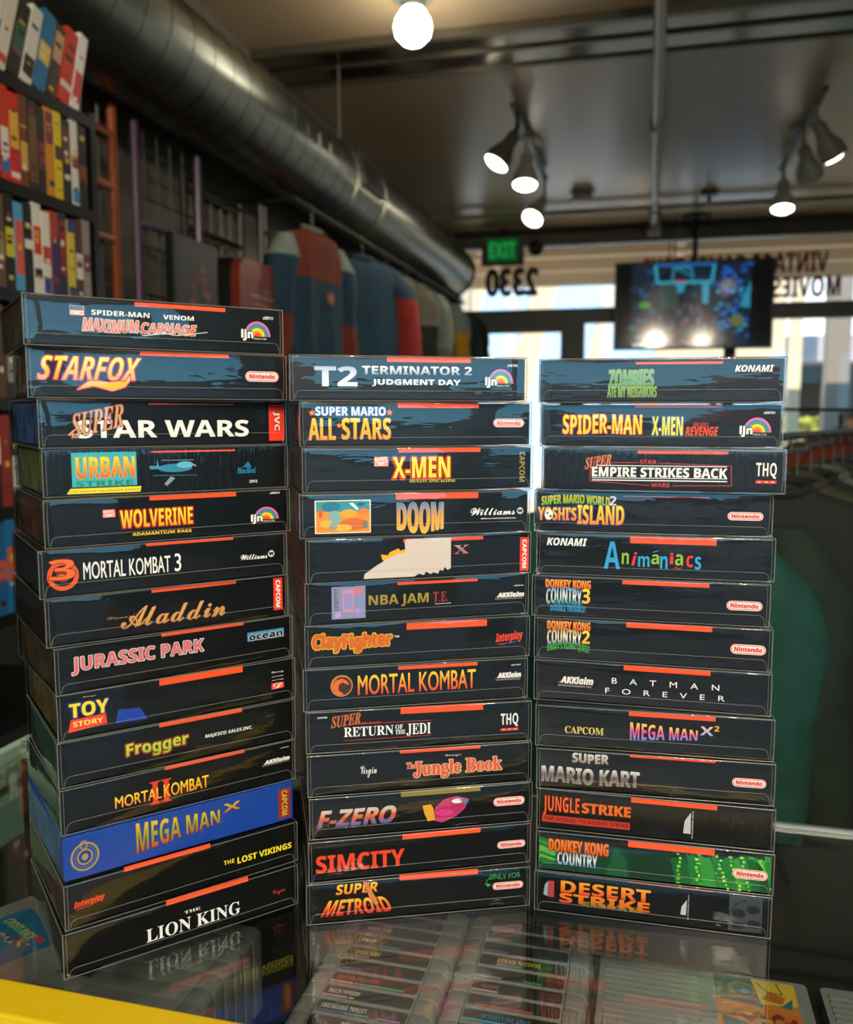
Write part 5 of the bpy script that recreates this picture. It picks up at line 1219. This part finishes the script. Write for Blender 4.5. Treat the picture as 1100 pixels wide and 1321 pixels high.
# ------------------------------------------------------------------ duct
DX, DZ, DR = -1.372, 2.408, .163
t = thing('air_duct', 'round galvanised air duct running along the left wall under the ceiling', 'duct', (DX, 0, DZ))
Mx = Matrix.Rotation(R(-90), 4, 'X')
MB().lathe([(DR, -2.0), (DR, 1.0), (DR, 3.0), (DR, 5.0), (DR, 6.14)], 64, Mx).build('pipe', m_steel, t, smooth=True, fixn=False)
P = []; a = 0.0; y = -1.9
while y < 6.1:
    P.append((math.cos(a) * DR, y, math.sin(a) * DR)); a += math.pi / 16; y += (.115 if y < 3.6 else .072) / 32
q = MB(); q.tube(P, .0017, 4); q.build('spiral_seam', m_steel, t, smooth=True, fixn=False)
for y in (3.62, 4.02, 1.2): MB().lathe([(DR, y - .02), (DR + .006, y - .018), (DR + .006, y + .018), (DR, y + .02)], 48, Mx).build('joint_ring', m_steel, t, smooth=True, fixn=False)
MB().lathe([(DR, 6.10), (DR + .008, 6.11), (DR + .008, 6.14), (DR - .008, 6.145), (DR - .008, 6.0)], 48, Mx).build('end_ring', m_black, t, smooth=True, fixn=False)
MB().lathe([(0, 6.02), (DR - .008, 6.02)], 48, Mx).build('end_damper', m_dark, t, fixn=False)
a0 = R(15); q = MB()
def on_duct(a, y, r): return (math.cos(a) * r, y, math.sin(a) * r)
q = MB(); q.add([on_duct(a0 + da, yy, DR + rr_) for rr_ in (.004, .02) for da, yy in ((-.42, 3.68), (.42, 3.68), (.42, 3.96), (-.42, 3.96))], [(0, 1, 5, 4), (1, 2, 6, 5), (2, 3, 7, 6), (3, 0, 4, 7), (4, 5, 6, 7)])
vent = q.build('vent_grille', mat('vent_metal', '#6a6b60', .4, metal=.7), t)
q = MB()
for k in range(9):
    y = 3.70 + k * .028; q.add([on_duct(a0 + da, yy, DR + .0215) for da, yy in ((-.34, y), (.34, y), (.34, y + .016), (-.34, y + .016))], [(0, 1, 2, 3)])
q.build('vent_slot', m_dark, vent)
for y, lb in ((.9, 'nearest'), (3.55, 'middle, by the vent grille'), (5.7, 'farthest')):
    q = MB(); q.tube([(DX + .1, y, DZ + DR - .03), (DX + .1, y, CEIL)], .004, 6); tag(q.build('duct_hanger_rod', m_gw), 'thin duct hanger rod to the ceiling, the %s of three' % lb, 'rod', 'duct hanger rods')
# ------------------------------------------------------------------ ceiling: conduit, pipe, detector, sprinkler
m_pipe = mat('conduit_paint', '#8d897b', .35, metal=.3)
q = MB(); q.tube([(0, 2.2, CEIL - .03), (0, 6.98, CEIL - .03)], .024, 10)
for y in (2.6, 4.6, 6.6): q.box(-.035, y, CEIL - .06, .035, y + .025, CEIL)
tag(q.build('ceiling_conduit', m_pipe, smooth=True), 'pale conduit running along the middle of the ceiling to the storefront', 'conduit')
q = MB(); q.box(-.05, 6.9, CEIL - .10, .05, 7.0, CEIL); tag(q.build('junction_box', m_pipe, bevel=.004), 'small box at the far end of the ceiling conduit', 'junction box')
q = MB(); q.tube([(XL + .01, 6.3, CEIL - .04), (-.03, 6.3, CEIL - .04)], .016, 10); q.tube([(.03, 6.3, CEIL - .04), (XR - .01, 6.3, CEIL - .04)], .016, 10); q.tube([(-.03, 6.3, CEIL - .04), (-.03, 6.3, CEIL - .075), (.03, 6.3, CEIL - .075), (.03, 6.3, CEIL - .04)], .014, 8)
tag(q.build('ceiling_pipe', m_pipe, smooth=True), 'pipe crossing the ceiling from wall to wall near the storefront', 'pipe')
t = thing('smoke_detector', 'round smoke detector on the ceiling right of the left spotlights', 'detector', (-.46, 5.95, CEIL))
MB().lathe([(0, -.012), (.085, -.012), (.09, 0)], 28).build('base_plate', m_pipe, t, smooth=True); MB().lathe([(.06, -.0121), (.072, -.03), (.065, -.055), (.03, -.062), (0, -.062)], 28).build('sensor_head', mat('detector_plastic', '#9a9888', .4), t, smooth=True)
# ------------------------------------------------------------------ lamps
m_lampw = mat('lamp_enamel', '#8f9488', .4); m_bulb = mat('lit_bulb', '#ffffff', .5, emit='#fff4e2', estr=9)
def head(t, track_z, x, y, dirv, dark=False, pw=16, drop=.075):
    d = Vector(dirv).normalized(); piv = Vector((x, y, track_z - drop))
    h = MB(); h.tube([(x, y, track_z - .012), piv + Vector((0, 0, .012))], .011, 8); h.tube([piv - d * .0 + Vector((.0, 0, .016)), piv + d * .03], .014, 8)
    arm = h.build('lamp_arm', m_black if dark else m_lampw, t, smooth=True)
    M = Matrix.Translation(piv + d * .02) @ d.to_track_quat('Z', 'Y').to_matrix().to_4x4()
    MB().lathe([(0, 0), (.028, 0), (.032, .01), (.032, .055), (.04, .075), (.062, .12), (.066, .165), (.060, .165), (.056, .12), (.03, .08), (0, .07)], 26, M).build('lamp_shade', mat('dark_lamp', '#3f4238', .4) if dark else m_lampw, t, smooth=True)
    MB().lathe([(.0585, .158), (.056, .168), (.04, .178), (.02, .182), (0, .183)], 26, M).build('bulb', m_bulb, t, smooth=True)
    l = bpy.data.lights.new('lamp_light', 'SPOT'); l.energy = pw; l.color = (1, .84, .62); l.spot_size = R(95); l.spot_blend = .7; l.shadow_soft_size = .05
    o = bpy.data.objects.new('lamp_light', l); col.objects.link(o); o.parent = t; o.location = M @ Vector((0, 0, .19)); o.rotation_euler = (-d).to_track_quat('Z', 'Y').to_euler()
def track(label, x, y0, y1, heads, pw=16):
    t = thing('track_light', label, 'track light', (0, 0, 0), 0, 'ceiling track lights'); z = CEIL
    MB().box(x - .05, (y0 + y1) / 2 - .07, z - .025, x + .05, (y0 + y1) / 2 + .07, z).build('canopy_plate', m_lampw, t, bevel=.004)
    MB().box(x - .016, y0, z - .045, x + .016, y1, z - .0251).build('track_bar', m_black, t, bevel=.003)
    for y, d, dk, *dr in heads: head(t, z - .034, x, y, d, dk, pw, *dr)
track('left three-headed track light, hanging before the storefront sign', -.64, 4.12, 5.42, [(4.27, (-.42, -.2, -.7), True), (4.6, (.0, -.25, -.9), False), (5.38, (-.3, -.6, -.75), False, .125)])
track('right three-headed track light, above the far clothes rack', .70, 4.25, 5.55, [(4.45, (.45, .35, -.7), False), (4.8, (.3, .6, -.7), False), (5.45, (-.02, -.25, -1), False)])
t = thing('ceiling_lamp', 'bare round bulb lamp on the ceiling at the top edge of the photo', 'lamp', (-.83, 3.08, CEIL))
MB().lathe([(.07, 0), (.07, -.02), (.045, -.03), (.04, -.05)], 26).build('lamp_holder', m_lampw, t, smooth=True)
MB().lathe([(.036, -.05), (.06, -.085), (.066, -.11), (.06, -.14), (.035, -.165), (0, -.172)], 26).build('bulb', m_bulb, t, smooth=True)
l = bpy.data.lights.new('lamp_light', 'POINT'); l.energy = 3.5; l.color = (1, .9, .76); l.shadow_soft_size = .07; o = bpy.data.objects.new('lamp_light', l); col.objects.link(o); o.parent = t; o.location = (0, 0, -.26)
track('added track light behind the viewer, brightening the counter', .55, -2.35, -1.15, [(-2.25, (-.35, 1.5, -.8), False), (-1.75, (-.5, 1.45, -.9), False), (-1.25, (-.45, 1.35, -.95), False)], 95)  # unseen track, added to light the box fronts
track('second added track light behind the viewer, right of the first', 1.35, -2.2, -1.0, [(-2.1, (-.9, 1.5, -.85), False), (-1.1, (-1.0, 1.2, -.95), False)], 95)  # another unseen track, added for more frontal light on the stacks
# ------------------------------------------------------------------ exit sign, window lettering, screen
t = thing('exit_sign', 'green lit exit sign hanging over the door', 'exit sign', (-1.135, 6.90, 2.565))
MB().box(-.165, -.03, 0, .165, .02, .225).build('housing', mat('sign_housing', '#4c5044', .5), t, bevel=.004)
MB().tube([(0, 0, .225), (0, 0, CEIL - 2.565)], .012, 8).build('stem', m_black, t)
p = Print(.2); p.rect(-118, 28, 118, 200, '#085c24', 'P'); p.text('EXIT', 'b', -100, 58, 100, 172, '#1fb455', 'P', bold=2)
p.build({'P': 'lit_face'}, t, lambda a, b, c: (a / 1000, -.0305 - c / 1000, b / 1000), ink_mat('sign_glow', .4, .55))
MB().lathe([(0, -.02), (.055, -.02), (.06, .03), (.03, .06), (0, .06)], 18, Matrix.Translation((.26, 0, .12)) @ Matrix.Rotation(R(90), 4, 'X')).build('emergency_lamp', m_black, t, smooth=True)
def glass_text(rows, label, c, glow=0):
    t = thing('window_lettering', label, 'lettering', (0, YF + .03, 0)); p = Print(.2)
    for txt, x0, z0, x1, z1 in rows: p.text(txt, 'b' if len(txt) != 4 else 'n', -x1 * 1000, z0 * 1000, -x0 * 1000, z1 * 1000, c, 'P', bold=6 if len(txt) != 4 else 26)
    p.build({'P': 'letters'}, t, lambda a, b, q: (-a / 1000, -q / 1000, b / 1000)); return t
glass_text([('2330', -1.285, 2.355, -.88, 2.56)], 'dark reversed street number on the glass above the door', '#1c1a10')
glass_text([('VINTAGE GAMES TOYS', -.07, 2.455, 1.235, 2.60), ('MOVIES', .86, 2.275, 1.325, 2.425)], 'brown-red reversed shop lettering on the glass behind the screen', '#a8481c')
tv = thing('hanging_screen', 'black flat screen hung from the ceiling showing a basketball game in blue', 'television', (.285, 6.72, 1.89), R(1.5))
MB().box(-.556, 0, 0, .556, .06, .632).build('screen_case', m_black, tv, bevel=.005)
CT_ = CEIL - 1.89
MB().tube([(.01, .09, .3), (.01, .09, CT_)], .02, 8).build('ceiling_pole', m_black, tv, smooth=True); MB().lathe([(0, -.022), (.10, -.022), (.11, -.001)], 20, Matrix.Translation((.01, .09, CT_))).build('pole_flange', m_black, tv, smooth=True)
for x in (-.17, -.13): MB().tube([(x, .09, .45), (x, .09, CT_)], .005, 6).build('cable', m_black, tv)
MB().box(-.09, .06, .18, .11, .115, .48).build('mount_plate', m_black, tv)
p = Print(.05); r2 = random.Random(12); p.rect(-360, 12, 360, 413, '#050706', 'P'); p.rect(-290, 14, 265, 411, '#0d2230', 'P')
for k in range(150):
    x = r2.uniform(-285, 255); y = r2.uniform(18, 405); u = (x > 60) + (y > 230); p.ell((x, y), r2.uniform(6, 20), r2.uniform(6, 18), r2.choice(['#123048', '#0c1c2a', '#1a4a7a', '#2a2028', '#0a1218', '#1f3f66', '#16566a']), 'P')
for k in range(90):
    x = r2.gauss(20, 85); y = r2.uniform(20, 210) ; p.ell((max(-150, min(200, x)), y), r2.uniform(5, 12), r2.uniform(7, 15), r2.choice(['#3a1418', '#5a2020', '#201828', '#6a5a5a', '#2a3a4a', '#48222a', '#14141c']), 'P')
for k in range(40): p.ell((r2.uniform(110, 258), r2.uniform(90, 300)), r2.uniform(6, 16), r2.uniform(5, 12), r2.choice(['#1a6aa8', '#2a8ab8', '#1f4fae', '#3aa0b8']), 'P')
for k in range(12): p.ell((r2.uniform(120, 258), r2.uniform(310, 400)), r2.uniform(8, 22), r2.uniform(6, 12), '#1f55b0', 'P')
p.line([(-180, 405), (-170, 318), (85, 318), (95, 405)], 14, '#2f9ab4', 'P'); p.line([(-180, 402), (95, 402)], 12, '#1f66a8', 'P'); p.line([(-100, 322), (-92, 388), (-10, 388), (-6, 325)], 9, '#2a86a0', 'P'); p.line([(-85, 385), (-15, 350)], 7, '#2a86a0', 'P')
p.poly([(-85, 312), (-35, 312), (-48, 268), (-70, 268)], '#2f8aa4', 'P'); p.line([(-90, 325), (-35, 325)], 9, '#a83a34', 'P'); p.poly([(-165, 312), (-85, 312), (-60, 200), (-150, 190)], '#27403f', 'P')
p.poly([(40, 312), (75, 312), (70, 215), (45, 215)], '#2a92aa', 'P'); p.ell((-225, 215), 30, 17, '#4a8a2a', 'P'); p.poly([(215, 200), (262, 320), (262, 190)], '#2a8aa0', 'P'); p.ell((205, 130), 34, 28, '#5a6a3a', 'P')
p.rect(-280, 14, -220, 28, '#b8b0b0', 'P')
p.build({'P': 'picture'}, tv, lambda a, b, c: (a * 1.49 / 1000, -.0006 - c / 1000, b * 1.49 / 1000), SCREEN)
q = MB(); q.lathe([(0, -.03), (.05, -.03), (.055, 0)], 18, Matrix.Translation((.34, 6.1, CEIL))); q.tube([(.34, 6.1, CEIL - .03), (.34, 6.1, CEIL - .07)], .012, 8); q.lathe([(0, 0), (.03, .004)], 14, Matrix.Translation((.34, 6.1, CEIL - .075)))
tag(q.build('sprinkler_head', m_black, smooth=True), 'small dark sprinkler head on the ceiling above the screen', 'sprinkler')
